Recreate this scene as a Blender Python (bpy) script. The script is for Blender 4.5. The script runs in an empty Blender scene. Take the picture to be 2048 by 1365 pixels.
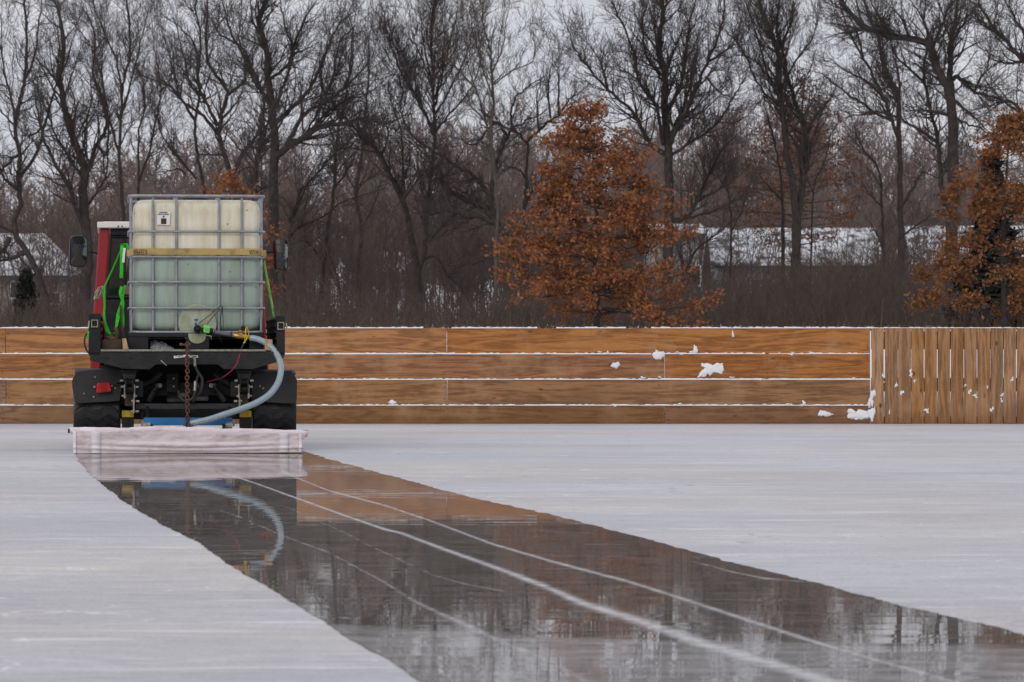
import bpy, bmesh, math, random
import numpy as np
from mathutils import noise as mnoise
from mathutils import Vector, Matrix
R = math.radians
random.seed(7)
rng = np.random.default_rng(11)
scn = bpy.context.scene
COL = scn.collection

# ------------------------------------------------------------------ camera, sky, sun, exposure
F = 8190.0          # focal length in pixels of a 2048 wide frame
H = 0.652           # camera height
HOR = 730.0         # horizon row
cam = bpy.data.cameras.new('camera')
cam.sensor_width = 36.0
cam.lens = F / 2048 * 36.0
cam.shift_y = (HOR - 682.5) / 2048
cam.clip_start = 0.1
cam.clip_end = 4000
cam.dof.use_dof = True
cam.dof.focus_distance = 29.5
cam.dof.aperture_fstop = 14.0
cam.dof.aperture_blades = 7
camo = bpy.data.objects.new('camera', cam)
COL.objects.link(camo)
camo.location = (0, 0, H)
camo.rotation_euler = (R(90), 0, 0)
scn.camera = camo

SUN_EL, SUN_AZ = R(27), R(200)      # azimuth clockwise from +Y: behind the camera on the left
w = bpy.data.worlds.new('World'); scn.world = w; w.use_nodes = True
nt = w.node_tree; nt.nodes.clear()
out = nt.nodes.new('ShaderNodeOutputWorld'); bg = nt.nodes.new('ShaderNodeBackground')
bg.inputs['Strength'].default_value = 0.1
sky = nt.nodes.new('ShaderNodeTexSky'); sky.sky_type = 'NISHITA'; sky.sun_disc = False
sky.sun_elevation = SUN_EL; sky.sun_rotation = SUN_AZ; sky.air_density = 1.5; sky.dust_density = 3
tc = nt.nodes.new('ShaderNodeTexCoord')
mp = nt.nodes.new('ShaderNodeMapping'); mp.inputs['Scale'].default_value = (3.0, 3.0, 9.0)
cn = nt.nodes.new('ShaderNodeTexNoise'); cn.inputs['Scale'].default_value = 1.8; cn.inputs['Detail'].default_value = 5
cr = nt.nodes.new('ShaderNodeValToRGB')
cr.color_ramp.elements[0].position = 0.33; cr.color_ramp.elements[0].color = (6.2, 6.4, 7.15, 1)
cr.color_ramp.elements[1].position = 0.66; cr.color_ramp.elements[1].color = (8.1, 8.05, 8.5, 1)
mx = nt.nodes.new('ShaderNodeMix'); mx.data_type = 'RGBA'; mx.inputs[0].default_value = 0.93
nt.links.new(tc.outputs['Generated'], mp.inputs['Vector']); nt.links.new(mp.outputs[0], cn.inputs['Vector'])
nt.links.new(cn.outputs['Fac'], cr.inputs['Fac'])
nt.links.new(sky.outputs[0], mx.inputs[6]); nt.links.new(cr.outputs[0], mx.inputs[7])
nt.links.new(mx.outputs[2], bg.inputs['Color']); nt.links.new(bg.outputs[0], out.inputs['Surface'])

sl = bpy.data.lights.new('sun', 'SUN'); sl.energy = 0.9; sl.angle = R(28); sl.color = (1.0, 0.96, 0.9)
so = bpy.data.objects.new('sun', sl); COL.objects.link(so)
sd = Vector((math.sin(SUN_AZ) * math.cos(SUN_EL), math.cos(SUN_AZ) * math.cos(SUN_EL), math.sin(SUN_EL)))
so.rotation_euler = (-sd).to_track_quat('-Z', 'Y').to_euler()
so.location = sd * 30
scn.view_settings.view_transform = 'Standard'; scn.view_settings.look = 'None'
scn.view_settings.exposure = 0.0; scn.view_settings.gamma = 1.0
scn.cycles.max_bounces = 8; scn.cycles.diffuse_bounces = 3; scn.cycles.glossy_bounces = 4
scn.cycles.transmission_bounces = 4; scn.cycles.transparent_max_bounces = 12

# ------------------------------------------------------------------ object helpers
OFF = {}                                    # root name -> truck-local base point of that root
def tag(o, label=None, cat=None, group=None, kind=None):
    if label: o['label'] = label
    if cat: o['category'] = cat
    if group: o['group'] = group
    if kind: o['kind'] = kind
    return o
def empty(name, loc, rz=0.0):
    o = bpy.data.objects.new(name, None); o.empty_display_size = 0.2
    COL.objects.link(o); o.location = loc; o.rotation_euler = (0, 0, rz)
    return o
def link_mesh(name, me, m, parent=None, smooth=None, bevel=0.0):
    o = bpy.data.objects.new(name, me); COL.objects.link(o)
    if m is not None: me.materials.append(m)
    if parent is not None: o.parent = parent
    if smooth is not None:
        me.polygons.foreach_set('use_smooth', [True] * len(me.polygons))
        if smooth < 180:
            me.set_sharp_from_angle(angle=R(smooth))
    if bevel > 0:
        b = o.modifiers.new('bevel', 'BEVEL'); b.width = bevel; b.segments = 2; b.limit_method = 'ANGLE'; b.angle_limit = R(40)
    return o

class MB:
    """collects shapes, then links them as one mesh object"""
    def __init__(s): s.v = []; s.f = []
    def add(s, vs, fs):
        n = len(s.v); s.v += [Vector(p) for p in vs]; s.f += [tuple(i + n for i in q) for q in fs]
        return s
    def box(s, c, d, rot=None):
        hx, hy, hz = d[0] / 2, d[1] / 2, d[2] / 2
        vs = [Vector((x, y, z)) for x in (-hx, hx) for y in (-hy, hy) for z in (-hz, hz)]
        if rot is not None: vs = [rot @ p for p in vs]
        c = Vector(c)
        return s.add([c + p for p in vs], [(0, 1, 3, 2), (4, 6, 7, 5), (0, 4, 5, 1), (2, 3, 7, 6), (0, 2, 6, 4), (1, 5, 7, 3)])
    def prism(s, poly, vec):
        """poly: 3d points in order, extruded by vec"""
        poly = [Vector(p) for p in poly]; vec = Vector(vec); n = len(poly)
        nrm = Vector((0, 0, 0))
        for i in range(n): nrm += poly[i].cross(poly[(i + 1) % n])
        if nrm.dot(vec) > 0: poly.reverse()
        return s.add(poly + [p + vec for p in poly],
                     [tuple(range(n)), tuple(range(2 * n - 1, n - 1, -1))] + [(i, i + n, (i + 1) % n + n, (i + 1) % n) for i in range(n)])
    def tube(s, pts, r, sides=8, cap=True, closed=False, flat=None):
        pts = [Vector(p) for p in pts]; n = len(pts)
        rs = r if isinstance(r, (list, tuple)) else [r] * n
        vs = []; up = None
        for i, p in enumerate(pts):
            if closed: t = pts[(i + 1) % n] - pts[i - 1]
            else: t = pts[min(i + 1, n - 1)] - pts[max(i - 1, 0)]
            t = t.normalized() if t.length > 1e-9 else Vector((0, 0, 1))
            if up is None:
                up = Vector((0, 0, 1)) if abs(t.z) < 0.9 else Vector((0, 1, 0))
                a = t.cross(up).normalized()
            else:
                a = (a - t * a.dot(t)); a = a.normalized() if a.length > 1e-6 else t.orthogonal().normalized()
            b = t.cross(a)
            for k in range(sides):
                q = 2 * math.pi * k / sides
                vs.append(p + (a * math.cos(q) + b * math.sin(q)) * rs[i])
        fs = []
        for i in range(n if closed else n - 1):
            j = (i + 1) % n
            for k in range(sides):
                l = (k + 1) % sides
                fs.append((i * sides + k, i * sides + l, j * sides + l, j * sides + k))
        if cap and not closed:
            fs.append(tuple(range(sides - 1, -1, -1))); fs.append(tuple((n - 1) * sides + k for k in range(sides)))
        return s.add(vs, fs)
    def ribbon(s, pts, width, axis, thick=0.002):
        """flat webbing along pts; axis = width direction (vector or list)"""
        n = len(pts); pts = [Vector(p) for p in pts]
        ax = axis if isinstance(axis, list) else [axis] * n
        vs = []
        for i, p in enumerate(pts):
            t = (pts[min(i + 1, n - 1)] - pts[max(i - 1, 0)]).normalized()
            a = Vector(ax[i]); a = (a - t * a.dot(t)).normalized(); b = t.cross(a)
            wd = width[i] if isinstance(width, list) else width
            for sx, sy in ((-1, -1), (1, -1), (1, 1), (-1, 1)):
                vs.append(p + a * sx * wd / 2 + b * sy * thick / 2)
        fs = [(0, 1, 2, 3)[::-1], tuple((n - 1) * 4 + k for k in range(4))]
        for i in range(n - 1):
            for k in range(4):
                l = (k + 1) % 4
                fs.append((i * 4 + k, i * 4 + l, i * 4 + 4 + l, i * 4 + 4 + k))
        return s.add(vs, fs)
    def lathe(s, prof, c, axis, n=24, cap=True):
        """prof: (radius, along axis)"""
        c = Vector(c); ax = Vector(axis).normalized(); a = ax.orthogonal().normalized(); b = ax.cross(a)
        vs = [c + ax * h + (a * math.cos(2 * math.pi * k / n) + b * math.sin(2 * math.pi * k / n)) * r for r, h in prof for k in range(n)]
        fs = []
        for i in range(len(prof) - 1):
            for k in range(n):
                l = (k + 1) % n
                fs.append((i * n + k, i * n + l, i * n + n + l, i * n + n + k))
        if cap: fs.append(tuple(range(n - 1, -1, -1))); fs.append(tuple((len(prof) - 1) * n + k for k in range(n)))
        return s.add(vs, fs)
    def build(s, name, m, parent=None, smooth=None, bevel=0.0):
        o_ = OFF.get(parent.name if parent else '', None)
        if o_ is None and parent is not None and parent.parent is not None: o_ = OFF.get(parent.parent.name)
        if o_ is None and parent is not None and parent.parent is not None and parent.parent.parent is not None: o_ = OFF.get(parent.parent.parent.name)
        d = Vector(o_) if o_ is not None else Vector((0, 0, 0))
        me = bpy.data.meshes.new(name)
        me.from_pydata([p - d for p in s.v], [], s.f); me.update()
        bm = bmesh.new(); bm.from_mesh(me); bmesh.ops.recalc_face_normals(bm, faces=bm.faces); bm.to_mesh(me); bm.free()
        return link_mesh(name, me, m, parent, smooth, bevel)

def np_mesh(name, V, Q):
    me = bpy.data.meshes.new(name)
    V = np.asarray(V, dtype=np.float32); Q = np.asarray(Q, dtype=np.int32); k = Q.shape[1]
    me.vertices.add(len(V)); me.vertices.foreach_set('co', V.ravel())
    me.loops.add(Q.size); me.loops.foreach_set('vertex_index', Q.ravel())
    me.polygons.add(len(Q)); me.polygons.foreach_set('loop_start', np.arange(0, Q.size, k, dtype=np.int32))
    me.polygons.foreach_set('loop_total', np.full(len(Q), k, dtype=np.int32))
    me.update(calc_edges=True)
    return me
def seg_arrays(segs, sides=3):
    """segs: (n,8) p0 r0 p1 r1 -> open prisms"""
    S = np.asarray(segs, dtype=np.float64); p0 = S[:, 0:3]; r0 = S[:, 3]; p1 = S[:, 4:7]; r1 = S[:, 7]
    t = p1 - p0; t /= np.maximum(np.linalg.norm(t, axis=1), 1e-9)[:, None]
    ref = np.where(np.abs(t[:, 2:3]) > 0.9, np.array([[1., 0, 0]]), np.array([[0, 0, 1.]]))
    a = np.cross(t, ref); a /= np.linalg.norm(a, axis=1)[:, None]; b = np.cross(t, a)
    n = len(S); V = np.zeros((n, 2 * sides, 3))
    for k in range(sides):
        q = 2 * math.pi * k / sides
        d = a * math.cos(q) + b * math.sin(q)
        V[:, k] = p0 + d * r0[:, None]; V[:, sides + k] = p1 + d * r1[:, None]
    base = (np.arange(n) * 2 * sides)[:, None]
    Q = np.concatenate([base + np.array([[k, (k + 1) % sides, sides + (k + 1) % sides, sides + k]]) for k in range(sides)], axis=0)
    return V.reshape(-1, 3), Q

# ------------------------------------------------------------------ materials
def N(t, nt, **kw):
    n = nt.nodes.new('ShaderNode' + t)
    for k, v in kw.items():
        if k in n.inputs: n.inputs[k].default_value = v
        else: setattr(n, k, v)
    return n
def mat(name, c, rough=0.5, metal=0.0, spec=0.5, var=0.0, scale=6.0, c2=None, bump=0.0, bscale=40.0, stretch=(1, 1, 1), thr=(0.35, 0.7)):
    m = bpy.data.materials.new(name); m.use_nodes = True; nt = m.node_tree
    p = nt.nodes['Principled BSDF']
    p.inputs['Roughness'].default_value = rough; p.inputs['Metallic'].default_value = metal
    p.inputs['Specular IOR Level'].default_value = spec
    p.inputs['Base Color'].default_value = (*c, 1)
    tc = N('TexCoord', nt); mp = N('Mapping', nt, Scale=stretch); nt.links.new(tc.outputs['Object'], mp.inputs['Vector'])
    if var > 0 or c2 is not None:
        n = N('TexNoise', nt, Scale=scale, Detail=6.0, Roughness=0.6); nt.links.new(mp.outputs[0], n.inputs['Vector'])
        r = N('ValToRGB', nt)
        r.color_ramp.elements[0].position = thr[0]; r.color_ramp.elements[1].position = thr[1]
        cc = c2 if c2 is not None else tuple(x * (1 - var) for x in c)
        r.color_ramp.elements[0].color = (*cc, 1); r.color_ramp.elements[1].color = (*c, 1)
        nt.links.new(n.outputs['Fac'], r.inputs['Fac']); nt.links.new(r.outputs['Color'], p.inputs['Base Color'])
    if bump > 0:
        n2 = N('TexNoise', nt, Scale=bscale, Detail=4.0); nt.links.new(mp.outputs[0], n2.inputs['Vector'])
        b = N('Bump', nt, Strength=bump, Distance=0.01); nt.links.new(n2.outputs['Fac'], b.inputs['Height'])
        nt.links.new(b.outputs[0], p.inputs['Normal'])
    return m
M = {}
M['black'] = mat('black_paint', (0.026, 0.025, 0.024), 0.55, spec=0.25, c2=(0.010, 0.010, 0.012), scale=12, thr=(0.42, 0.75), bump=0.15, bscale=60)
M['plate'] = mat('checker_plate', (0.034, 0.032, 0.031), 0.5, spec=0.28, c2=(0.014, 0.014, 0.016), scale=11, thr=(0.42, 0.75), bump=0.5, bscale=90)
M['plastic'] = mat('black_plastic', (0.02, 0.021, 0.024), 0.55, spec=0.25, c2=(0.016, 0.016, 0.018), scale=9, bump=0.1)
M['fender'] = mat('fender_plastic', (0.022, 0.022, 0.025), 0.6, spec=0.25, c2=(0.042, 0.04, 0.039), scale=5, bump=0.12, bscale=120)
M['rubber'] = mat('tyre_rubber', (0.011, 0.011, 0.013), 0.38, var=0.4, scale=20, bump=0.2)
M['red'] = mat('red_paint', (0.32, 0.006, 0.014), 0.45, var=0.25, scale=5)
M['white'] = mat('white_roof', (0.78, 0.76, 0.72), 0.45, var=0.12, scale=7)
M['steel'] = mat('galvanised_tube', (0.36, 0.37, 0.40), 0.45, metal=0.35, var=0.35, scale=18, bump=0.1)
M['wornsteel'] = mat('worn_steel', (0.42, 0.40, 0.33), 0.45, metal=0.5, var=0.5, scale=30)
M['darksteel'] = mat('dark_steel', (0.036, 0.036, 0.04), 0.45, metal=0.3, var=0.5, scale=18, bump=0.15)
M['rust'] = mat('rusty_iron', (0.17, 0.075, 0.045), 0.8, c2=(0.06, 0.03, 0.025), scale=40, bump=0.3, bscale=120)
M['brass'] = mat('brass', (0.62, 0.36, 0.08), 0.35, metal=0.7, var=0.3, scale=30)
M['blue'] = mat('blue_paint', (0.012, 0.17, 0.42), 0.4, var=0.3, scale=9)
M['bluecap'] = mat('blue_cap', (0.01, 0.06, 0.32), 0.45)
M['greenstrap'] = mat('green_webbing', (0.03, 0.55, 0.02), 0.75, var=0.3, scale=40, bump=0.3, bscale=300)
M['greenlabel'] = mat('green_label', (0.18, 0.72, 0.12), 0.5)
M['tanstrap'] = mat('tan_webbing', (0.46, 0.32, 0.12), 0.8, c2=(0.22, 0.14, 0.06), scale=9, bump=0.3, bscale=300, thr=(0.3, 0.52))
M['ink'] = mat('dark_ink', (0.05, 0.03, 0.02), 0.8)
M['paper'] = mat('white_paper', (0.76, 0.75, 0.76), 0.6, var=0.08)
M['yellow'] = mat('yellow_paint', (0.55, 0.38, 0.012), 0.5, var=0.45, scale=25)
M['redlamp'] = mat('red_lens', (0.55, 0.012, 0.02), 0.25, var=0.4, scale=40)
M['woodlight'] = mat('pale_lumber', (0.52, 0.33, 0.17), 0.7, var=0.3, scale=20, stretch=(4, 4, 0.6))
M['wooddark'] = mat('dirty_lumber', (0.075, 0.045, 0.028), 0.85, var=0.5, scale=14, bump=0.4)
M['canvas'] = mat('brown_canvas', (0.10, 0.06, 0.025), 0.9, var=0.4, scale=10)
M['sheet'] = mat('clear_sheet', (0.42, 0.44, 0.46), 0.3, var=0.3, scale=20)
M['pinkwire'] = mat('red_wire', (0.42, 0.02, 0.07), 0.45)
M['yellowwire'] = mat('yellow_wire', (0.75, 0.52, 0.02), 0.45)
M['blackwire'] = mat('black_wire', (0.015, 0.015, 0.015), 0.5)
M['skin'] = mat('skin', (0.50, 0.29, 0.21), 0.5, var=0.1)
M['jacket'] = mat('black_jacket', (0.012, 0.012, 0.014), 0.8)
M['snow'] = mat('snow', (0.82, 0.83, 0.86), 0.7, spec=0.2, var=0.06, scale=3, bump=0.3, bscale=12)
M['roofsnow'] = mat('patchy_roof_snow', (0.66, 0.67, 0.70), 0.8, spec=0.1, c2=(0.13, 0.12, 0.12), scale=1.2, thr=(0.40, 0.50))
M['bark'] = mat('bark', (0.066, 0.055, 0.05), 0.9, spec=0.15, var=0.5, scale=5, bump=0.5, bscale=14)
M['barkpale'] = mat('pale_bark', (0.105, 0.085, 0.07), 0.9, spec=0.15, var=0.4, scale=5)
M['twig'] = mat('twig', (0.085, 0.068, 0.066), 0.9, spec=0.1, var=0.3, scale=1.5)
M['hazetwig'] = mat('hazed_far_twig', (0.21, 0.160, 0.146), 0.9, spec=0.05, var=0.3, scale=0.2)  # paler than the near twigs: distance haze put into the bark colour
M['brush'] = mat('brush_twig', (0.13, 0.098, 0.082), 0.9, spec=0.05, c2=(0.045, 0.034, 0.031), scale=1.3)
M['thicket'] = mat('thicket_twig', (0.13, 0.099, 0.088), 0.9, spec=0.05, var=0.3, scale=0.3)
M['straw'] = mat('dry_grass', (0.30, 0.19, 0.09), 0.9, spec=0.1, var=0.4, scale=1)
M['oakleaf'] = mat('oak_leaf', (0.33, 0.13, 0.052), 0.75, spec=0.12, c2=(0.125, 0.047, 0.023), scale=4.5, thr=(0.3, 0.68))
M['rustleaf'] = mat('rust_leaf', (0.20, 0.085, 0.038), 0.8, spec=0.1, c2=(0.10, 0.042, 0.022), scale=3.0)
M['oakleaf2'] = mat('tan_oak_leaf', (0.27, 0.115, 0.045), 0.75, spec=0.12, c2=(0.11, 0.045, 0.02), scale=4.0, thr=(0.3, 0.68))
M['needle'] = mat('spruce_needle', (0.018, 0.019, 0.016), 0.8, spec=0.2, var=0.5, scale=3)
M['siding'] = mat('grey_siding', (0.30, 0.31, 0.31), 0.8, var=0.15, scale=1.2, stretch=(0.3, 0.3, 9))
M['siding2'] = mat('tan_siding', (0.24, 0.22, 0.20), 0.8, var=0.15, scale=1.2, stretch=(0.3, 0.3, 9))
M['shingle'] = mat('roof_shingle', (0.09, 0.08, 0.08), 0.9, var=0.4, scale=6)
M['trim'] = mat('white_trim', (0.6, 0.6, 0.6), 0.6)
M['pane'] = mat('dark_pane', (0.02, 0.024, 0.028), 0.1)

def glassmat(name, tint, refl):
    m = bpy.data.materials.new(name); m.use_nodes = True; nt = m.node_tree; nt.nodes.clear()
    o = N('OutputMaterial', nt); tr = N('BsdfTransparent', nt, Color=(*tint, 1)); gl = N('BsdfGlossy', nt, Roughness=0.03, Color=(0.9, 0.95, 0.95, 1))
    mx = N('MixShader', nt); fr = N('LayerWeight', nt, Blend=0.5); pw = N('Math', nt, operation='POWER'); pw.inputs[1].default_value = 4.0; nt.links.new(fr.outputs['Facing'], pw.inputs[0])
    ma = N('Math', nt, operation='MULTIPLY_ADD'); ma.inputs[1].default_value = 0.8; ma.inputs[2].default_value = refl; nt.links.new(pw.outputs[0], ma.inputs[0]); nt.links.new(ma.outputs[0], mx.inputs[0]); nt.links.new(tr.outputs[0], mx.inputs[1]); nt.links.new(gl.outputs[0], mx.inputs[2])
    nt.links.new(mx.outputs[0], o.inputs['Surface']); return m
M['glass'] = glassmat('window_glass', (0.72, 0.78, 0.76), 0.05)
def mirrormat():
    m = mat('mirror_glass', (0.30, 0.32, 0.32), 0.02, metal=1.0); return m
M['mirror'] = mirrormat()
M['lensblue'] = mat('blue_mirror_lens', (0.02, 0.25, 0.75), 0.08, metal=0.6)

def hosemat():
    m = bpy.data.materials.new('ribbed_hose'); m.use_nodes = True; nt = m.node_tree; p = nt.nodes['Principled BSDF']
    p.inputs['Base Color'].default_value = (0.30, 0.38, 0.42, 1); p.inputs['Roughness'].default_value = 0.28
    p.inputs['Transmission Weight'].default_value = 0.0; p.inputs['Subsurface Weight'].default_value = 0.25
    p.inputs['Subsurface Radius'].default_value = (0.02, 0.03, 0.03)
    n = N('TexNoise', nt, Scale=60.0); tc = N('TexCoord', nt); nt.links.new(tc.outputs['Object'], n.inputs['Vector'])
    r = N('ValToRGB', nt); r.color_ramp.elements[0].color = (0.22, 0.29, 0.33, 1); r.color_ramp.elements[1].color = (0.36, 0.45, 0.49, 1)
    nt.links.new(n.outputs['Fac'], r.inputs[0]); nt.links.new(r.outputs[0], p.inputs['Base Color']); return m
M['hose'] = hosemat()

def bottlemat(zlev):
    """translucent tank: the water inside shows green-grey below its level"""
    m = bpy.data.materials.new('tank_plastic'); m.use_nodes = True; nt = m.node_tree; p = nt.nodes['Principled BSDF']
    tc = N('TexCoord', nt); sp = N('SeparateXYZ', nt); nt.links.new(tc.outputs['Object'], sp.inputs[0])
    n = N('TexNoise', nt, Scale=5.0, Detail=5.0); nt.links.new(tc.outputs['Object'], n.inputs['Vector'])
    mr = N('MapRange', nt); mr.inputs['From Min'].default_value = zlev - 0.006; mr.inputs['From Max'].default_value = zlev + 0.012
    nt.links.new(sp.outputs['Z'], mr.inputs['Value'])
    c1 = N('ValToRGB', nt); c1.color_ramp.elements[0].position = 0.3; c1.color_ramp.elements[1].position = 0.7
    c1.color_ramp.elements[0].color = (0.33, 0.42, 0.36, 1); c1.color_ramp.elements[1].color = (0.42, 0.53, 0.48, 1)
    c2 = N('ValToRGB', nt); c2.color_ramp.elements[0].position = 0.25; c2.color_ramp.elements[1].position = 0.62
    c2.color_ramp.elements[0].color = (0.72, 0.66, 0.47, 1); c2.color_ramp.elements[1].color = (0.86, 0.83, 0.70, 1)
    nt.links.new(n.outputs['Fac'], c1.inputs[0]); nt.links.new(n.outputs['Fac'], c2.inputs[0])
    mx = N('Mix', nt, data_type='RGBA'); nt.links.new(mr.outputs[0], mx.inputs[0]); nt.links.new(c1.outputs[0], mx.inputs[6]); nt.links.new(c2.outputs[0], mx.inputs[7])
    ms_ = N('Mapping', nt, Scale=(14, 14, 1.2)); nt.links.new(tc.outputs['Object'], ms_.inputs['Vector'])
    ns = N('TexNoise', nt, Scale=1.5, Detail=6.0, Roughness=0.7); nt.links.new(ms_.outputs[0], ns.inputs['Vector'])
    rs_ = N('ValToRGB', nt); rs_.color_ramp.elements[0].position = 0.3; rs_.color_ramp.elements[1].position = 0.6
    rs_.color_ramp.elements[0].color = (0.80, 0.77, 0.70, 1); rs_.color_ramp.elements[1].color = (1, 1, 1, 1); nt.links.new(ns.outputs['Fac'], rs_.inputs[0])
    mg = N('Mix', nt, data_type='RGBA', blend_type='MULTIPLY'); mg.inputs[0].default_value = 1.0; nt.links.new(mx.outputs[2], mg.inputs[6]); nt.links.new(rs_.outputs[0], mg.inputs[7]); mx = mg
    # dark specks of dirt
    v = N('TexVoronoi', nt, Scale=9.0); nt.links.new(tc.outputs['Object'], v.inputs['Vector'])
    lt = N('Math', nt, operation='LESS_THAN'); lt.inputs[1].default_value = 0.055; nt.links.new(v.outputs['Distance'], lt.inputs[0])
    mx2 = N('Mix', nt, data_type='RGBA'); nt.links.new(lt.outputs[0], mx2.inputs[0]); nt.links.new(mx.outputs[2], mx2.inputs[6]); mx2.inputs[7].default_value = (0.12, 0.11, 0.07, 1)
    nt.links.new(mx2.outputs[2], p.inputs['Base Color'])
    p.inputs['Roughness'].default_value = 0.42; p.inputs['Specular IOR Level'].default_value = 0.35
    tl = N('BsdfTranslucent', nt); nt.links.new(mx.outputs[2], tl.inputs['Color'])
    ms = N('MixShader', nt); ms.inputs[0].default_value = 0.12
    o = nt.nodes['Material Output']
    nt.links.new(p.outputs[0], ms.inputs[1]); nt.links.new(tl.outputs[0], ms.inputs[2]); nt.links.new(ms.outputs[0], o.inputs['Surface'])
    return m

def woodmat(name, vertical=False, a=(0.20, 0.074, 0.02), b=(0.42, 0.185, 0.062)):
    m = bpy.data.materials.new(name); m.use_nodes = True; nt = m.node_tree; p = nt.nodes['Principled BSDF']
    tc = N('TexCoord', nt); oi = N('ObjectInfo', nt)
    sc_ = N('Math', nt, operation='MULTIPLY'); sc_.inputs[1].default_value = 37.0; nt.links.new(oi.outputs['Random'], sc_.inputs[0])
    cb = N('CombineXYZ', nt)
    for i in range(3): nt.links.new(sc_.outputs[0], cb.inputs[i])
    ad = N('VectorMath', nt, operation='ADD'); nt.links.new(tc.outputs['Object'], ad.inputs[0]); nt.links.new(cb.outputs[0], ad.inputs[1])
    mp = N('Mapping', nt, Scale=(7, 1, 0.55) if vertical else (0.55, 1, 7)); nt.links.new(ad.outputs[0], mp.inputs['Vector'])
    n1 = N('TexNoise', nt, Scale=1.3, Detail=3.0, Distortion=0.6); nt.links.new(mp.outputs[0], n1.inputs['Vector'])
    rings = N('Math', nt, operation='MULTIPLY'); rings.inputs[1].default_value = 34.0; nt.links.new(n1.outputs['Fac'], rings.inputs[0])
    sn = N('Math', nt, operation='SINE'); nt.links.new(rings.outputs[0], sn.inputs[0])
    n2 = N('TexNoise', nt, Scale=16.0, Detail=5.0, Roughness=0.7); nt.links.new(mp.outputs[0], n2.inputs['Vector'])
    mixg = N('Math', nt, operation='MULTIPLY_ADD'); mixg.inputs[1].default_value = 0.17; nt.links.new(sn.outputs[0], mixg.inputs[0]); nt.links.new(n2.outputs['Fac'], mixg.inputs[2])
    r = N('ValToRGB', nt); r.color_ramp.elements[0].position = 0.25; r.color_ramp.elements[1].position = 0.72
    r.color_ramp.elements[0].color = (*a, 1); r.color_ramp.elements[1].color = (*b, 1)
    nt.links.new(mixg.outputs[0], r.inputs[0])
    # per-board tint
    hs = N('HueSaturation', nt); nt.links.new(r.outputs[0], hs.inputs['Color'])
    vr = N('MapRange', nt); vr.inputs['To Min'].default_value = 0.86; vr.inputs['To Max'].default_value = 1.06; nt.links.new(oi.outputs['Random'], vr.inputs['Value'])
    nt.links.new(vr.outputs[0], hs.inputs['Value'])
    rd = N('Math', nt, operation='MULTIPLY'); rd.inputs[1].default_value = 7.31; nt.links.new(oi.outputs['Random'], rd.inputs[0])
    fr = N('Math', nt, operation='FRACT'); nt.links.new(rd.outputs[0], fr.inputs[0])
    sr = N('MapRange', nt); sr.inputs['To Min'].default_value = 0.84; sr.inputs['To Max'].default_value = 1.05; nt.links.new(fr.outputs[0], sr.inputs['Value'])
    nt.links.new(sr.outputs[0], hs.inputs['Saturation'])
    oc_ = N('Mix', nt, data_type='RGBA', blend_type='MULTIPLY'); oc_.inputs[0].default_value = 1.0; nt.links.new(hs.outputs[0], oc_.inputs[6]); nt.links.new(oi.outputs['Color'], oc_.inputs[7])
    # knots
    mk = N('Mapping', nt, Scale=(2.6, 1, 1.25) if vertical else (1.25, 1, 2.6)); nt.links.new(ad.outputs[0], mk.inputs['Vector'])
    vo = N('TexVoronoi', nt, Scale=2.1, voronoi_dimensions='3D'); nt.links.new(mk.outputs[0], vo.inputs['Vector'])
    kr = N('ValToRGB', nt); kr.color_ramp.elements[0].position = 0.05; kr.color_ramp.elements[0].color = (1, 1, 1, 1)
    kr.color_ramp.elements[1].position = 0.10; kr.color_ramp.elements[1].color = (0, 0, 0, 1); nt.links.new(vo.outputs['Distance'], kr.inputs[0])
    mx = N('Mix', nt, data_type='RGBA'); nt.links.new(kr.outputs[0], mx.inputs[0]); nt.links.new(oc_.outputs[2], mx.inputs[6]); mx.inputs[7].default_value = (0.11, 0.04, 0.014, 1)
    # damp and weathered blotches
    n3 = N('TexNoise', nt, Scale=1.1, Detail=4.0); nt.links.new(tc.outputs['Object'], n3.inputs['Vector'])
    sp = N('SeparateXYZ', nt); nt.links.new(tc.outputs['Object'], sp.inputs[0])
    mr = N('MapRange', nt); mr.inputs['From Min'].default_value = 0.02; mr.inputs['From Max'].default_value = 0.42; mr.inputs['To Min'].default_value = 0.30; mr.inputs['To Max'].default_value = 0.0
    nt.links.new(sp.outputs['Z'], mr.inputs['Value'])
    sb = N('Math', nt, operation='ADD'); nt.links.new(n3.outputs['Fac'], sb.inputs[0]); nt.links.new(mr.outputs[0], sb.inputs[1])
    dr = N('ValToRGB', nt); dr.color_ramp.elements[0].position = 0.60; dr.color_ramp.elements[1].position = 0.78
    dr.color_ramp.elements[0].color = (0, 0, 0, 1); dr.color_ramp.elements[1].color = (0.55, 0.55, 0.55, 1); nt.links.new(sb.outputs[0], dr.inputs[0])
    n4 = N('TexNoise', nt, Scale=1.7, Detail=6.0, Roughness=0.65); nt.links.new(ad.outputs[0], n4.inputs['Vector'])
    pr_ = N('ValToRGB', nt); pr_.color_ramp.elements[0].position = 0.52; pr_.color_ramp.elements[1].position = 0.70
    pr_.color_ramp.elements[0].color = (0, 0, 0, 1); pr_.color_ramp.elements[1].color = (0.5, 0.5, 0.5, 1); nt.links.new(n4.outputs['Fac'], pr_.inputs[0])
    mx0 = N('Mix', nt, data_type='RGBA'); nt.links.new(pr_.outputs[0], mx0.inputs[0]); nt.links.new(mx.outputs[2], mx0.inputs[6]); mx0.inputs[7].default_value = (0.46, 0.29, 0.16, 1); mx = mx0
    mx2 = N('Mix', nt, data_type='RGBA'); nt.links.new(dr.outputs[0], mx2.inputs[0]); nt.links.new(mx.outputs[2], mx2.inputs[6]); mx2.inputs[7].default_value = (0.16, 0.075, 0.03, 1)
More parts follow.
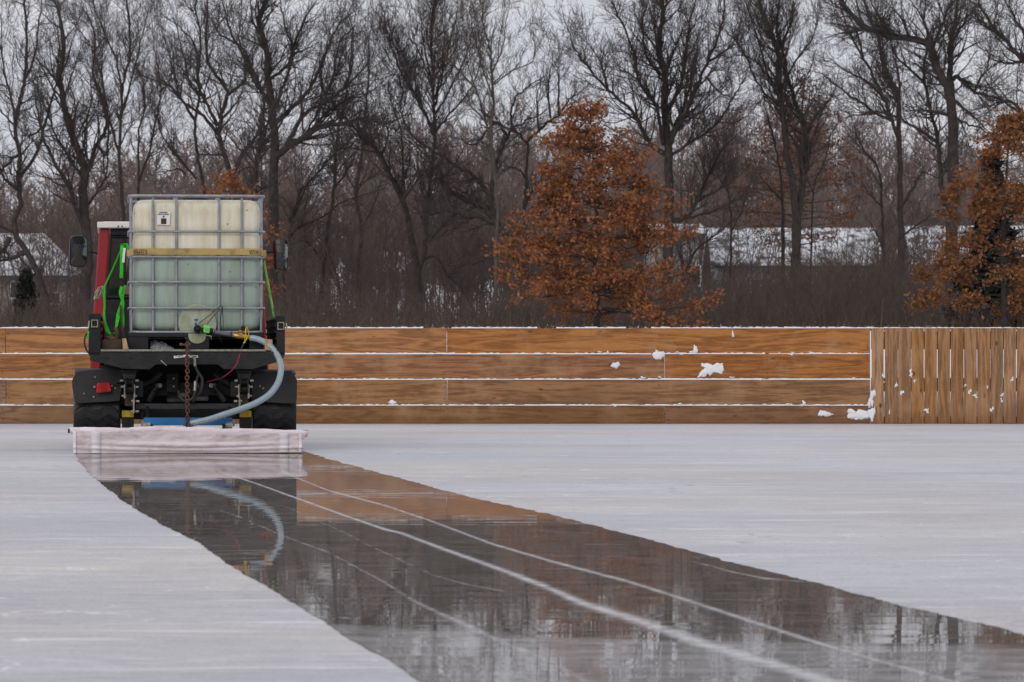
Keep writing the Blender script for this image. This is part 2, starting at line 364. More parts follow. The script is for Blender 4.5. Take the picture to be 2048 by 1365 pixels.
    nt.links.new(mx2.outputs[2], p.inputs['Base Color']); p.inputs['Roughness'].default_value = 0.65; p.inputs['Specular IOR Level'].default_value = 0.25
    b = N('Bump', nt, Strength=0.15, Distance=0.005); nt.links.new(mixg.outputs[0], b.inputs['Height']); nt.links.new(b.outputs[0], p.inputs['Normal'])
    return m
M['plank'] = woodmat('rink_board'); M['picketwood'] = woodmat('rink_picket', True, (0.20, 0.085, 0.027), (0.42, 0.21, 0.078))

def icemat():
    m = bpy.data.materials.new('rink_ice'); m.use_nodes = True; nt = m.node_tree; p = nt.nodes['Principled BSDF']
    tc = N('TexCoord', nt)
    def noise(scale, stretch, det=5.0, rough=0.55):
        mp = N('Mapping', nt, Scale=stretch); nt.links.new(tc.outputs['Object'], mp.inputs['Vector'])
        n = N('TexNoise', nt, Scale=scale, Detail=det, Roughness=rough); nt.links.new(mp.outputs[0], n.inputs['Vector']); return n
    def ramp(src, p0, c0, p1, c1):
        r = N('ValToRGB', nt); r.color_ramp.elements[0].position = p0; r.color_ramp.elements[1].position = p1
        r.color_ramp.elements[0].color = (*c0, 1); r.color_ramp.elements[1].color = (*c1, 1); nt.links.new(src, r.inputs[0]); return r
    def mix(fac, a, b, mode='MIX'):
        x = N('Mix', nt, data_type='RGBA', blend_type=mode)
        if isinstance(fac, float): x.inputs[0].default_value = fac
        else: nt.links.new(fac, x.inputs[0])
        nt.links.new(a, x.inputs[6]); nt.links.new(b, x.inputs[7]); return x.outputs[2]
    a = noise(0.5, (0.5, 1.0, 1)); ca = ramp(a.outputs['Fac'], 0.38, (0.60, 0.59, 0.60), 0.62, (0.70, 0.688, 0.682))
    b = noise(1.6, (0.5, 1.3, 1), 8, 0.7); cb = ramp(b.outputs['Fac'], 0.38, (0.86, 0.86, 0.89), 0.62, (1.04, 1.04, 1.03))
    c = mix(1.0, ca.outputs[0], cb.outputs[0], 'MULTIPLY')
    e = noise(0.22, (1, 1, 1), 3); ce = ramp(e.outputs['Fac'], 0.42, (1.0, 0.965, 0.92), 0.6, (0.965, 0.985, 1.03))
    c = mix(1.0, c, ce.outputs[0], 'MULTIPLY')
    g = noise(9.0, (0.35, 1.6, 1), 6, 0.75); cg = ramp(g.outputs['Fac'], 0.38, (0.85, 0.85, 0.865), 0.60, (1.05, 1.05, 1.05))
    c = mix(1.0, c, cg.outputs[0], 'MULTIPLY')
    s = noise(70.0, (1, 1, 1), 3, 0.6); cs = ramp(s.outputs['Fac'], 0.36, (0.82, 0.82, 0.83), 0.60, (1.05, 1.05, 1.05))
    c = mix(1.0, c, cs.outputs[0], 'MULTIPLY')
    s2 = noise(24.0, (0.6, 1, 1), 6, 0.75); cs2 = ramp(s2.outputs['Fac'], 0.38, (0.88, 0.88, 0.89), 0.60, (1.04, 1.04, 1.04))
    c = mix(1.0, c, cs2.outputs[0], 'MULTIPLY')
    # bright frost scuffs
    h = noise(2.4, (0.22, 2.0, 1), 7, 0.75); ch = ramp(h.outputs['Fac'], 0.57, (0, 0, 0), 0.70, (1, 1, 1))
    wht = N('RGB', nt); wht.outputs[0].default_value = (0.86, 0.85, 0.86, 1)
    c = mix(ch.outputs[0], c, wht.outputs[0])
    k = noise(1.7, (0.20, 2.4, 1), 8, 0.75)
    ck = ramp(k.outputs['Fac'], 0.30, (0.7, 0.7, 0.7), 0.42, (0, 0, 0))
    drk = N('RGB', nt); drk.outputs[0].default_value = (0.50, 0.495, 0.52, 1)
    c = mix(ck.outputs[0], c, drk.outputs[0])
    # skate marks and hairline cracks
    dn = noise(1.3, (1, 1, 1), 3); mpv = N('Mapping', nt, Scale=(0.8, 0.55, 1)); nt.links.new(tc.outputs['Object'], mpv.inputs['Vector'])
    dv = N('VectorMath', nt, operation='MULTIPLY_ADD'); dv.inputs[1].default_value = (0.7, 0.7, 0); nt.links.new(dn.outputs['Color'], dv.inputs[0]); nt.links.new(mpv.outputs[0], dv.inputs[2])
    for sc_, wd_, col_ in ((0.9, 0.007, (0.38, 0.38, 0.41, 1)), (2.1, 0.010, (0.82, 0.82, 0.84, 1))):
        vo = N('TexVoronoi', nt, Scale=sc_, feature='DISTANCE_TO_EDGE'); nt.links.new(dv.outputs[0], vo.inputs['Vector'])
        lt = N('Math', nt, operation='LESS_THAN'); lt.inputs[1].default_value = wd_; nt.links.new(vo.outputs['Distance'], lt.inputs[0])
        br = ramp(b.outputs['Fac'], 0.5, (0, 0, 0), 0.6, (.7, .7, .7)); mu = N('Math', nt, operation='MULTIPLY'); nt.links.new(lt.outputs[0], mu.inputs[0]); nt.links.new(br.outputs[0], mu.inputs[1])
        q = N('RGB', nt); q.outputs[0].default_value = col_; c = mix(mu.outputs[0], c, q.outputs[0])
    nt.links.new(c, p.inputs['Base Color'])
    rr = ramp(b.outputs['Fac'], 0.35, (0.42, 0.42, 0.42), 0.65, (0.66, 0.66, 0.66)); nt.links.new(rr.outputs[0], p.inputs['Roughness'])
    p.inputs['Specular IOR Level'].default_value = 0.22
    bp = N('Bump', nt, Strength=0.25, Distance=0.004); nt.links.new(g.outputs['Fac'], bp.inputs['Height']); nt.links.new(bp.outputs[0], p.inputs['Normal'])
    return m
M['ice'] = icemat()

def wetmat():
    m = bpy.data.materials.new('wet_ice'); m.use_nodes = True; nt = m.node_tree; p = nt.nodes['Principled BSDF']
    tc = N('TexCoord', nt); at = N('Attribute', nt, attribute_name='frost'); at2 = N('Attribute', nt, attribute_name='older')
    mp = N('Mapping', nt, Scale=(0.6, 1.5, 1)); nt.links.new(tc.outputs['Object'], mp.inputs['Vector'])
    n = N('TexNoise', nt, Scale=7.0, Detail=8.0, Roughness=0.7); nt.links.new(mp.outputs[0], n.inputs['Vector'])
    nf = N('TexNoise', nt, Scale=15.0, Detail=8.0, Roughness=0.75); nt.links.new(tc.outputs['Object'], nf.inputs['Vector'])
    # frost = attr broken up by noise, plus a few loose flecks
    ad = N('Math', nt, operation='MULTIPLY_ADD'); ad.inputs[1].default_value = 3.6; ad.inputs[2].default_value = -1.75; nt.links.new(nf.outputs['Fac'], ad.inputs[0])
    s1 = N('Math', nt, operation='ADD'); nt.links.new(at.outputs['Fac'], s1.inputs[0]); nt.links.new(ad.outputs[0], s1.inputs[1])
    fr = N('Math', nt, operation='MULTIPLY', use_clamp=True); nt.links.new(s1.outputs[0], fr.inputs[0]); nt.links.new(at.outputs['Fac'], fr.inputs[1])
    mp3 = N('Mapping', nt, Scale=(0.35, 1.6, 1)); nt.links.new(tc.outputs['Object'], mp3.inputs['Vector'])
    fl = N('TexNoise', nt, Scale=5.5, Detail=9.0, Roughness=0.78); nt.links.new(mp3.outputs[0], fl.inputs['Vector'])
    flr = N('ValToRGB', nt); flr.color_ramp.elements[0].position = 0.625; flr.color_ramp.elements[1].position = 0.70
    flr.color_ramp.elements[0].color = (0, 0, 0, 1); flr.color_ramp.elements[1].color = (0.6, 0.6, 0.6, 1); nt.links.new(fl.outputs['Fac'], flr.inputs[0])
    mxm = N('Math', nt, operation='MAXIMUM', use_clamp=True); nt.links.new(fr.outputs[0], mxm.inputs[0]); nt.links.new(flr.outputs[0], mxm.inputs[1])
    old = N('Math', nt, operation='MULTIPLY'); nt.links.new(at2.outputs['Fac'], old.inputs[0]); nt.links.new(n.outputs['Fac'], old.inputs[1])
    oc = N('MapRange', nt); oc.inputs['From Min'].default_value = 0.25; oc.inputs['From Max'].default_value = 0.75; oc.inputs['To Max'].default_value = 0.48
    nt.links.new(old.outputs[0], oc.inputs['Value'])
    fin = N('Math', nt, operation='MAXIMUM', use_clamp=True); nt.links.new(mxm.outputs[0], fin.inputs[0]); nt.links.new(oc.outputs[0], fin.inputs[1])
    c = N('ValToRGB', nt); c.color_ramp.elements[0].color = (0.08, 0.066, 0.058, 1); c.color_ramp.elements[1].color = (0.15, 0.128, 0.115, 1)
    nt.links.new(n.outputs['Fac'], c.inputs[0]); nt.links.new(c.outputs[0], p.inputs['Base Color'])
    p.inputs['Roughness'].default_value = 0.012; p.inputs['IOR'].default_value = 1.33
    wv = N('TexNoise', nt, Scale=3.4, Detail=1.5, Roughness=0.45); nt.links.new(mp.outputs[0], wv.inputs['Vector'])
    b = N('Bump', nt, Strength=0.036, Distance=0.01); nt.links.new(wv.outputs['Fac'], b.inputs['Height']); nt.links.new(b.outputs[0], p.inputs['Normal'])
    p2 = N('BsdfPrincipled', nt); p2.inputs['Base Color'].default_value = (0.60, 0.59, 0.60, 1); p2.inputs['Roughness'].default_value = 0.5; p2.inputs['Specular IOR Level'].default_value = 0.2
    # thin dull film lying in broken streaks over the mirror
    mp4 = N('Mapping', nt, Scale=(0.45, 1.25, 1)); nt.links.new(tc.outputs['Object'], mp4.inputs['Vector'])
    f4 = N('TexNoise', nt, Scale=8.0, Detail=10.0, Roughness=0.76); nt.links.new(mp4.outputs[0], f4.inputs['Vector'])
    f4r = N('ValToRGB', nt); f4r.color_ramp.elements[0].position = 0.40; f4r.color_ramp.elements[1].position = 0.68
    f4r.color_ramp.elements[0].color = (0.08, 0.08, 0.08, 1); f4r.color_ramp.elements[1].color = (0.62, 0.62, 0.62, 1); nt.links.new(f4.outputs['Fac'], f4r.inputs[0])
    p3 = N('BsdfPrincipled', nt); p3.inputs['Base Color'].default_value = (0.155, 0.124, 0.106, 1); p3.inputs['Roughness'].default_value = 0.5; p3.inputs['Specular IOR Level'].default_value = 0.12
    m3 = N('MixShader', nt); nt.links.new(f4r.outputs[0], m3.inputs[0]); nt.links.new(p.outputs[0], m3.inputs[1]); nt.links.new(p3.outputs[0], m3.inputs[2])
    ms = N('MixShader', nt); nt.links.new(fin.outputs[0], ms.inputs[0]); nt.links.new(m3.outputs[0], ms.inputs[1]); nt.links.new(p2.outputs[0], ms.inputs[2])
    nt.links.new(ms.outputs[0], nt.nodes['Material Output'].inputs['Surface'])
    return m
M['wet'] = wetmat()

def clothmat():
    m = bpy.data.materials.new('mat_cloth'); m.use_nodes = True; nt = m.node_tree; p = nt.nodes['Principled BSDF']
    tc = N('TexCoord', nt); mp = N('Mapping', nt, Scale=(1, 1, 2.2)); nt.links.new(tc.outputs['Object'], mp.inputs['Vector'])
    n = N('TexNoise', nt, Scale=6.0, Detail=8.0, Roughness=0.65); nt.links.new(mp.outputs[0], n.inputs['Vector'])
    r = N('ValToRGB', nt); e = r.color_ramp.elements
    e[0].position = 0.28; e[0].color = (0.50, 0.38, 0.33, 1); e[1].position = 0.50; e[1].color = (0.76, 0.67, 0.71, 1)
    nt.links.new(n.outputs['Fac'], r.inputs[0]); nt.links.new(r.outputs[0], p.inputs['Base Color']); p.inputs['Roughness'].default_value = 0.85; p.inputs['Specular IOR Level'].default_value = 0.2
    n2 = N('TexNoise', nt, Scale=13.0, Detail=5.0, Distortion=0.8); nt.links.new(mp.outputs[0], n2.inputs['Vector']); b = N('Bump', nt, Strength=0.5, Distance=0.012)
    nt.links.new(n2.outputs['Fac'], b.inputs['Height']); nt.links.new(b.outputs[0], p.inputs['Normal']); return m
M['cloth'] = clothmat()
M['clothband'] = mat('cloth_band', (0.88, 0.82, 0.86), 0.85, spec=0.2, var=0.08, scale=14)

# ------------------------------------------------------------------ ground, ice, wet strip
YF = 0.652 * F / 118.0          # distance of the rink boards, 45.25 m
def WP(px, py, d): return Vector(((px - 1024) / F * d, d, H + (HOR - py) / F * d))
def interp(x, xs, ys): return float(np.interp(x, xs, ys))
TERR_Y = [-200, 45.3, 45.45, 48.0, 60, 100, 150, 200, 260, 330, 450, 700, 1500]
TERR_Z = [-0.05, -0.05, 0.22, 0.93, 0.98, 1.42, 2.0, 2.72, 3.6, 5.5, 9.0, 11.0, 12.0]
def hfun(x, y):
    z = interp(y, TERR_Y, TERR_Z)
    if y > 46: z += 0.05 * math.sin(x * 0.9 + y * 0.3) + 0.04 * math.sin(x * 2.3 - y * 0.7) + 0.0012 * max(0, y - 90) * math.sin(x * 0.11 + 1.0)
    return z
xs = np.concatenate([np.linspace(-900, -60, 22), np.linspace(-55, 55, 140), np.linspace(60, 900, 22)])
ys = np.concatenate([np.linspace(-200, 45.3, 8), np.linspace(45.45, 60, 34), np.linspace(62, 200, 60), np.linspace(210, 1500, 50)])
V = np.array([(x, y, hfun(x, y)) for y in ys for x in xs]); nx = len(xs)
Q = [(j * nx + i, j * nx + i + 1, (j + 1) * nx + i + 1, (j + 1) * nx + i) for j in range(len(ys) - 1) for i in range(nx - 1)]
tag(link_mesh('ground', np_mesh('ground', V, Q), M['snow'], smooth=180), kind='structure')
b = MB(); b.box((0, 12.58, -0.02), (90, 65.3, 0.04)); tag(b.build('ice', M['ice']), kind='structure')

LE = [(146,898),(157,921),(179,948),(224,985),(262,1013),(337,1057),(393,1083),(450,1124),(491,1151),(529,1170),(581,1203),(645,1241),(686,1271),(732,1297),(784,1324),(837,1363),(930,1425),(1060,1520),(1240,1650),(1500,1850)]
RE = [(600,898),(619,907),(694,929),(800,958),(934,994),(1105,1031),(1318,1086),(1470,1128),(1635,1168),(1805,1214),(1958,1247),(2048,1271),(2300,1345),(2600,1430),(2900,1520),(3350,1650),(4000,1850)]
def GP(px, py, z=0.0):
    d = (H - z) * F / (py - HOR); return ((px - 1024) / F * d, d)
LINES = [
 ([(560,940),(589,955),(656,982),(769,1012),(861,1043),(983,1089),(1105,1125),(1257,1165),(1379,1204),(1501,1244),(1622,1284),(1744,1320),(1866,1354),(2050,1410),(2400,1520)], [(940,4),(1020,6),(1150,9),(1350,15),(1520,22)], 0.80),
 ([(440,945),(506,966),(600,1000),(694,1034),(769,1060),(800,1067),(891,1101),(983,1134),(1074,1168),(1166,1208),(1288,1247),(1409,1290),(1531,1326),(1700,1380),(2050,1520)], [(945,4),(1050,8),(1130,14),(1200,24),(1290,44),(1400,60),(1520,80)], 0.85),
 ([(430,1020),(480,1035),(562,1072),(656,1106),(769,1166),(826,1203),(882,1230),(922,1247),(1013,1290),(1105,1327),(1180,1370),(1400,1520)], [(1020,2),(1110,4),(1200,8),(1280,22),(1400,34),(1520,50)], 0.62),
 ([(560,1010),(675,1060),(750,1098),(807,1124),(863,1151),(930,1170),(1010,1185)], [(1000,2),(1185,5)], 0.5),
 ([(340,915),(410,935),(470,950)], [(900,2),(960,3)], 0.45),
 ([(1390,1125),(1470,1147),(1540,1160),(1610,1165)], [(1120,3),(1170,7)], 0.6),
 ([(640,1236),(690,1238)], [(1230,5),(1240,5)], 0.9),
 ([(1050,1310),(1160,1324),(1300,1334)], [(1300,6),(1340,9)], 0.55),
]
rows = np.concatenate([np.arange(903, 1000, 1.5), np.arange(1000, 1400, 2.0), np.arange(1400, 1850, 10.0)])
NC = 170
px_rows = []; V = []; FR = []; OL = []
def jag(t, s): return math.sin(t * 0.71 + s) + 0.7 * math.sin(t * 1.93 + 2 * s) + 0.5 * math.sin(t * 4.1 + s * 3)
for r_ in rows:
    l = float(np.interp(r_, [p[1] for p in LE], [p[0] for p in LE])) + jag(r_ * 0.35, 1.3) * 1.3 + random.uniform(-1, 1) * 2.2
    g = float(np.interp(r_, [p[1] for p in RE], [p[0] for p in RE])) + random.uniform(-1, 1) * 5.0 + jag(r_ * 0.3, 4.0) * 1.6
    pxs = np.linspace(l, g, NC); fr = np.zeros(NC)
    for pts, ws, amp in LINES:
        py_ = [p[1] for p in pts]
        if r_ < py_[0] or r_ > py_[-1]: continue
        c = np.interp(r_, py_, [p[0] for p in pts])
        sl_ = (np.interp(r_ + 4, py_, [p[0] for p in pts]) - np.interp(r_ - 4, py_, [p[0] for p in pts])) / 8
        wd = float(np.interp(r_, [q[0] for q in ws], [q[1] for q in ws])) * max(1.0, abs(sl_)) * 0.42
        fr = np.maximum(fr, amp * np.exp(-((pxs - c) / wd) ** 2 * 1.6))
    d = H * F / (r_ - HOR)
    for x_, f_ in zip(pxs, fr):
        V.append(((x_ - 1024) / F * d, d, 0.0022)); FR.append(f_)
        edge = 1237 + 0.055 * (x_ - 660) if x_ < 1100 else 1261 + 0.02 * (x_ - 1100)
        OL.append(min(1.0, max(0.0, (r_ - edge) / 22.0)))
Q = [(j * NC + i, (j + 1) * NC + i, (j + 1) * NC + i + 1, j * NC + i + 1) for j in range(len(rows) - 1) for i in range(NC - 1)]
me = np_mesh('wet_strip', V, Q)
a_ = me.attributes.new('frost', 'FLOAT', 'POINT'); a_.data.foreach_set('value', np.array(FR, dtype=np.float32))
a_ = me.attributes.new('older', 'FLOAT', 'POINT'); a_.data.foreach_set('value', np.array(OL, dtype=np.float32))
tag(link_mesh('wet_strip', me, M['wet']), kind='structure')
# small leaf bits and grit lying on the ice
b = MB()
for i in range(230):
    py_ = random.uniform(880, 1365); px_ = random.uniform(-40, 2090)
    x, y = GP(px_, py_); s = random.uniform(0.5, 1.3) * y / F
    a = random.uniform(0, 3.1)
    u = Vector((math.cos(a), math.sin(a), 0)); v = Vector((-math.sin(a), math.cos(a), 0.3))
    c = Vector((x, y, 0.006))
    b.add([c - u * s, c - v * s * .6, c + u * s, c + v * s * .6 + Vector((0, 0, s * .5))], [(0, 1, 2), (0, 2, 3), (0, 3, 1), (1, 3, 2)])
tag(b.build('leaf_grit', M['rust']), label='tiny dark leaf bits scattered over the ice', cat='debris', kind='stuff')

# ------------------------------------------------------------------ rink boards
SF = F / YF                      # pixels per metre at the boards
def fx(px): return (px - 1024) / SF
def fz(py): return H + (HOR - py) / SF
pf = empty('plank_fence', (fx(900), YF, 0))
tag(pf, 'long low wall of wide horizontal brown planks at the far edge of the ice', 'fence')
ROWS = [(657, 706.8), (708.6, 757.8), (759.8, 809.8), (811.6, 848.5)]
JO = [[-1755, -872, 11, 893.5, 1740.5], [-1319, -436, 447, 1329.5, 1740.5], [-1755, -872, 12, 894.5, 1740.5], [-1319, -436, 447, 1329.5, 1740.5]]
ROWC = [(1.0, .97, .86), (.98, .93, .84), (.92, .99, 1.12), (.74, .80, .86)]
for (t_, bt), js in zip(ROWS, JO):
    for i in range(len(js) - 1):
        b = MB(); dz = random.uniform(-0.003, 0.003)
        x0, x1 = fx(js[i]) + 0.002, fx(js[i + 1]) - 0.002; z1, z0 = fz(t_) + dz, max(0.001, fz(bt) + dz)
        b.box(((x0 + x1) / 2 - pf.location.x, 0.019 + random.uniform(0, 0.004), (z0 + z1) / 2), (x1 - x0, 0.038, z1 - z0))
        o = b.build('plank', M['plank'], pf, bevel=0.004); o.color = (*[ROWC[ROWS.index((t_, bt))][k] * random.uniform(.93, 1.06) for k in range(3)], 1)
        for jx in (x0 + .03, x1 - .03, (x0 + x1) / 2):
            if not -6.2 < jx < 4.2: continue
            for fz_ in (.25, .75):
                b = MB(); b.lathe([(.0055, .004), (.0055, -.002)], (jx - pf.location.x + random.uniform(-.006, .006), -.001, z0 + (z1 - z0) * fz_ + random.uniform(-.012, .012)), (0, 1, 0), 8); b.build('screw', M['darksteel'], o)
for px in range(-1740, 1741, 218):
    b = MB(); b.box((fx(px) - pf.location.x, 0.09, 0.47), (0.09, 0.09, 1.0)); b.build('post', M['plank'], pf)
kf = empty('picket_fence', (fx(1900), YF, 0))
tag(kf, 'low fence of upright brown pickets at the right end of the plank wall', 'fence')
PX = [1743.5 + 26.4 * i for i in range(60)]
for i, px in enumerate(PX):
    b = MB(); wd = 24.8 if i else 23.0; x0, x1 = fx(px), fx(px + wd + random.uniform(-0.6, 0.8))
    b.box(((x0 + x1) / 2 - kf.location.x, 0.0, (fz(657) + 0.001) / 2 + random.uniform(-.002, .004)), (x1 - x0, 0.03, fz(657)))
    b.build('picket', M['picketwood'], kf, bevel=0.003)
for zc, hh in ((fz(681), 0.20), (fz(770), 0.15), (fz(842), 0.09)):
    b = MB(); x0, x1 = fx(1743), fx(1743 + 26.4 * 60); b.box(((x0 + x1) / 2 - kf.location.x, 0.036, zc), (x1 - x0, 0.038, hh)); b.build('rail', M['picketwood'], kf)

# snow lying on the ledges and stuck to the boards
def blob(b, c, sx, sy, sz, n=10, rough=0.35):
    rings = 5; vs = []; fs = []; ph = [random.uniform(0, 6.28) for _ in range(3)]
    for j in range(rings + 1):
        th = math.pi * j / rings
        for k in range(n):
            q = 2 * math.pi * k / n
            f = 1 + rough * (0.5 * math.sin(2 * q + ph[0]) + 0.5 * math.sin(3 * q + ph[1]) + 0.4 * math.sin(5 * q + ph[2])) * math.sin(th)
            vs.append(Vector(c) + Vector((sx * math.sin(th) * math.cos(q) * f, -sy * math.cos(th), sz * math.sin(th) * math.sin(q) * f)))
    for j in range(rings):
        for k in range(n):
            l = (k + 1) % n; fs.append((j * n + k, j * n + l, j * n + n + l, j * n + n + k))
    b.add(vs, fs)
b = MB()
def ledge(x0, x1, py, top, h0=0.012, skip=0.12, depth=0.045):
    x = fx(x0); e = fx(x1); on = True; nxt = x + random.uniform(0.3, 1.4)
    while x < e:
        if x > nxt:
            on = not on or random.random() > skip; nxt = x + (random.uniform(0.25, 1.6) if on else random.uniform(0.05, 0.3))
        if on:
            hh = h0 * random.uniform(0.55, 1.35); st = 0.035
            b.add([(x, YF - .006, fz(py)), (x + st, YF - .006, fz(py)), (x + st, YF + depth, fz(py)), (x, YF + depth, fz(py)),
                   (x, YF - .002, fz(py) + hh), (x + st, YF - .002, fz(py) + hh), (x + st, YF + depth - .006, fz(py) + hh * 1.1), (x, YF + depth - .006, fz(py) + hh * 1.1)],
                  [(0, 1, 2, 3), (4, 7, 6, 5), (0, 4, 5, 1), (1, 5, 6, 2), (2, 6, 7, 3), (3, 7, 4, 0)])
        x += 0.035
ledge(-1700, 1740, 657, True, 0.013, 0.3)
for py in (708.6, 759.8, 811.6): ledge(-1700, 1740, py, False, 0.0125, 0.55)
ledge(1743, 3320, 656.5, True, 0.008, 0.5, 0.02)
for i in range(22):
    px, row = random.uniform(1180, 1740), random.choice([707, 707, 810, 810, 758])
    blob(b, (fx(px), YF - .004, fz(row) + random.uniform(-.01, .02)), random.uniform(.01, .03), .005, random.uniform(.005, .014), 10, .8)
for i in range(15):
    px, py = random.uniform(1745, 2060), random.choice([random.uniform(735, 845), random.uniform(740, 800)])
    blob(b, (fx(px), YF - .016, fz(py)), random.uniform(.008, .022), .005, random.uniform(.012, .035), 10, .9)
for i in range(14):
    blob(b, (fx(1742 + random.uniform(-4, 6)), YF - .012, fz(random.uniform(775, 840))), .02, .014, .045)
tag(b.build('fence_snow', M['snow'], smooth=60), label='thin white snow lying along plank edges and stuck to the fence boards in bits', cat='snow', kind='stuff')
def snow_patch(poly, label):
    fine = []
    for i, (x, y) in enumerate(poly):
        x2, y2 = poly[(i + 1) % len(poly)]; ln = math.hypot(x2 - x, y2 - y); k_ = max(2, int(ln / 2.2))
        for k in range(k_):
            j_ = min(1.3, ln * .12) * (1 if k else .3); fine.append((x + (x2 - x) * k / k_ + random.uniform(-j_, j_), y + (y2 - y) * k / k_ + random.uniform(-j_, j_)))
    poly = fine
    vs = [(fx(x), YF - 0.001, fz(y)) for x, y in poly]
    m_ = MB(); n = len(vs); c = Vector((sum(v[0] for v in vs) / n, YF - 0.013, sum(v[2] for v in vs) / n))
    mid = [Vector((v[0] * .75 + c.x * .25, YF - 0.011 - random.uniform(0, .004), v[2] * .75 + c.z * .25)) for v in vs]
    m_.add([Vector(v) for v in vs] + mid + [c], [(i, (i + 1) % n, n + (i + 1) % n, n + i) for i in range(n)] + [(n + i, n + (i + 1) % n, 2 * n) for i in range(n)] + [tuple(range(n))])
    tag(m_.build('snow_clump', M['snow'], smooth=70), label, 'snow', 'snow clumps stuck on the boards')
snow_patch([(1394,755),(1404,740),(1412,735),(1402,732),(1403,727),(1416,727),(1425,731),(1432,727),(1446,727),(1447,742),(1442,748),(1430,744),(1422,750),(1420,754),(1415,747),(1410,754)], 'largest ragged snow clump stuck on the second plank row')
snow_patch([(1221,733),(1226,725),(1238,724),(1240,731),(1232,738),(1224,735)], 'small round snowball splat on second plank row, left of the largest clump')
snow_patch([(1304,708),(1311,704),(1310,698),(1318,704),(1328,702),(1329,713),(1320,720),(1308,717)], 'ragged snow clump hanging over the gap under the top plank')
snow_patch([(1377,705),(1386,702),(1388,689),(1394,695),(1396,705),(1388,708)], 'pointed snow clump standing on the ledge under the top plank')
snow_patch([(1695,836),(1696,819),(1703,818),(1710,826),(1716,819),(1730,822),(1742,824),(1744,836),(1730,838),(1712,840)], 'wide snow clump at foot of the planks beside the pickets')
snow_patch([(1636,832),(1640,820),(1652,823),(1668,830),(1655,834)], 'faint snow smear on lowest plank near the right end')
snow_patch([(776,806),(782,800),(792,803),(793,808),(782,809)], 'small oval snow lump on lowest ledge right of the truck')
snow_patch([(1598,812),(1606,808),(1604,801),(1612,805),(1611,811),(1604,813)], 'curled snow lump on lowest ledge near the right end')
snow_patch([(1464,675),(1463,668),(1465,661),(1468,668),(1469,674)], 'thin upright snow fleck on the top plank')
snow_patch([(1756,757),(1762,753),(1770,766),(1766,769)], 'slanted snow lump on first picket')
snow_patch([(1942,785),(1950,782),(1955,796),(1948,802),(1942,797)], 'tall snow lump between pickets near the right edge')
snow_patch([(1822,836),(1830,826),(1842,831),(1844,838),(1830,840)], 'snow lump at the foot of the fourth picket')

# ------------------------------------------------------------------ the truck and what it carries
TH = R(5.5); CT, ST = math.cos(TH), math.sin(TH)
TX, TY = (370 - 1024) / F * 30.4, 30.4
def L(px, py, yl):
    """point of the photograph at truck-local depth yl, in truck-local coordinates"""
    k = (px - 1024) / F
    xl = (k * (TY + yl * CT) - TX + yl * ST) / (CT - k * ST)
    return Vector((xl, yl, H + (HOR - py) * (TY + xl * ST + yl * CT) / F))
def z1(x, y, yl): return L(120 + x * .25641, 370 + y * .25641, yl)
def z2(x, y, yl): return L(120 + x * .25391, 640 + y * .25391, yl)
def z3(x, y, yl): return L(340 + x * .19048, 600 + y * .19048, yl)
def z4(x, y, yl): return L(120 + x * .19048, 440 + y * .19048, yl)
def z5(x, y, yl): return L(130 + x * .13185, 690 + y * .13185, yl)
def thing(name, base, label, cat, group=None):
    base = Vector(base)
    o = empty(name, (TX + base.x * CT - base.y * ST, TY + base.x * ST + base.y * CT, base.z), TH)
    OFF[o.name] = base
    return tag(o, label, cat, group)
def pprism(b, zf, poly, yl, dy): return b.prism([zf(x, y, yl) for x, y in poly], (0, dy, 0))
def pbox(b, zf, x0, y0, x1, y1, yl, dy): return pprism(b, zf, [(x0, y0), (x1, y0), (x1, y1), (x0, y1)], yl, dy)
def spline(pts, n=8):
    pts = [Vector(p) for p in pts]; P = [pts[0] * 2 - pts[1]] + pts + [pts[-1] * 2 - pts[-2]]; o = []
    for i in range(1, len(P) - 2):
        for k in range(n):
            t = k / n; a, b_, c, d = P[i - 1], P[i], P[i + 1], P[i + 2]
            o.append(0.5 * ((2 * b_) + (c - a) * t + (2 * a - 5 * b_ + 4 * c - d) * t * t + (3 * b_ - a - 3 * c + d) * t ** 3))
    return o + [pts[-1]]
def bolt(b, p, r=0.008, h=0.014): b.lathe([(r, 0.004), (r, -h * .6), (r * .7, -h)], p, (0, 1, 0), 8)

truck = thing('utility_truck', (0, 1.5, 0), 'small red cab truck with a black flat bed and black mudguards, seen from behind', 'truck')
# --- bed
b = MB(); pprism(b, z2, [(235,250),(1765,250),(1765,300),(1700,335),(1520,390),(1292,390),(1240,352),(755,352),(710,392),(500,387),(300,335),(235,320)], 0.0, 0.035)
tb = b.build('tailboard', M['plate'], truck, bevel=0.004)
b = MB(); pbox(b, z2, 320, 234, 1620, 250, -0.012, 0.05); b.build('bed_lip', M['wornsteel'], tb, bevel=0.003)
b = MB()
for x, y in ((375,300),(668,282),(1335,285),(1622,308),(285,270),(1700,275),(560,300)): bolt(b, z2(x, y, 0.0), .007, .008)
b.build('bolt', M['darksteel'], tb)
b = MB(); pprism(b, z2, [(790,322),(800,319),(842,358),(836,362)], -0.004, 0.004); b.build('scrape_mark', M['wornsteel'], tb)
st_ = MB(); pprism(st_, z2, [(895,285),(985,276),(1085,281),(1088,299),(985,293),(898,304)], -0.004, 0.004); sk = st_.build('sticker', M['paper'], tb)
b = MB()
for i, x in enumerate(range(912, 1080, 9)):
    if 972 < x < 992 or x in (921, 1011): continue
    yy = 288 - abs(990 - x) * .02 - (4 if 940 < x < 1040 else 0)
    pprism(b, z2, [(x, yy - 4), (x + 5, yy - 4), (x + 5, yy + 6), (x, yy + 6)], -0.006, 0.002)
b.build('lettering', M['ink'], sk)
zb = z2(1000, 246, 0.0).z
b = MB(); x0, x1 = z2(300, 250, 0).x, z2(1640, 250, 0).x
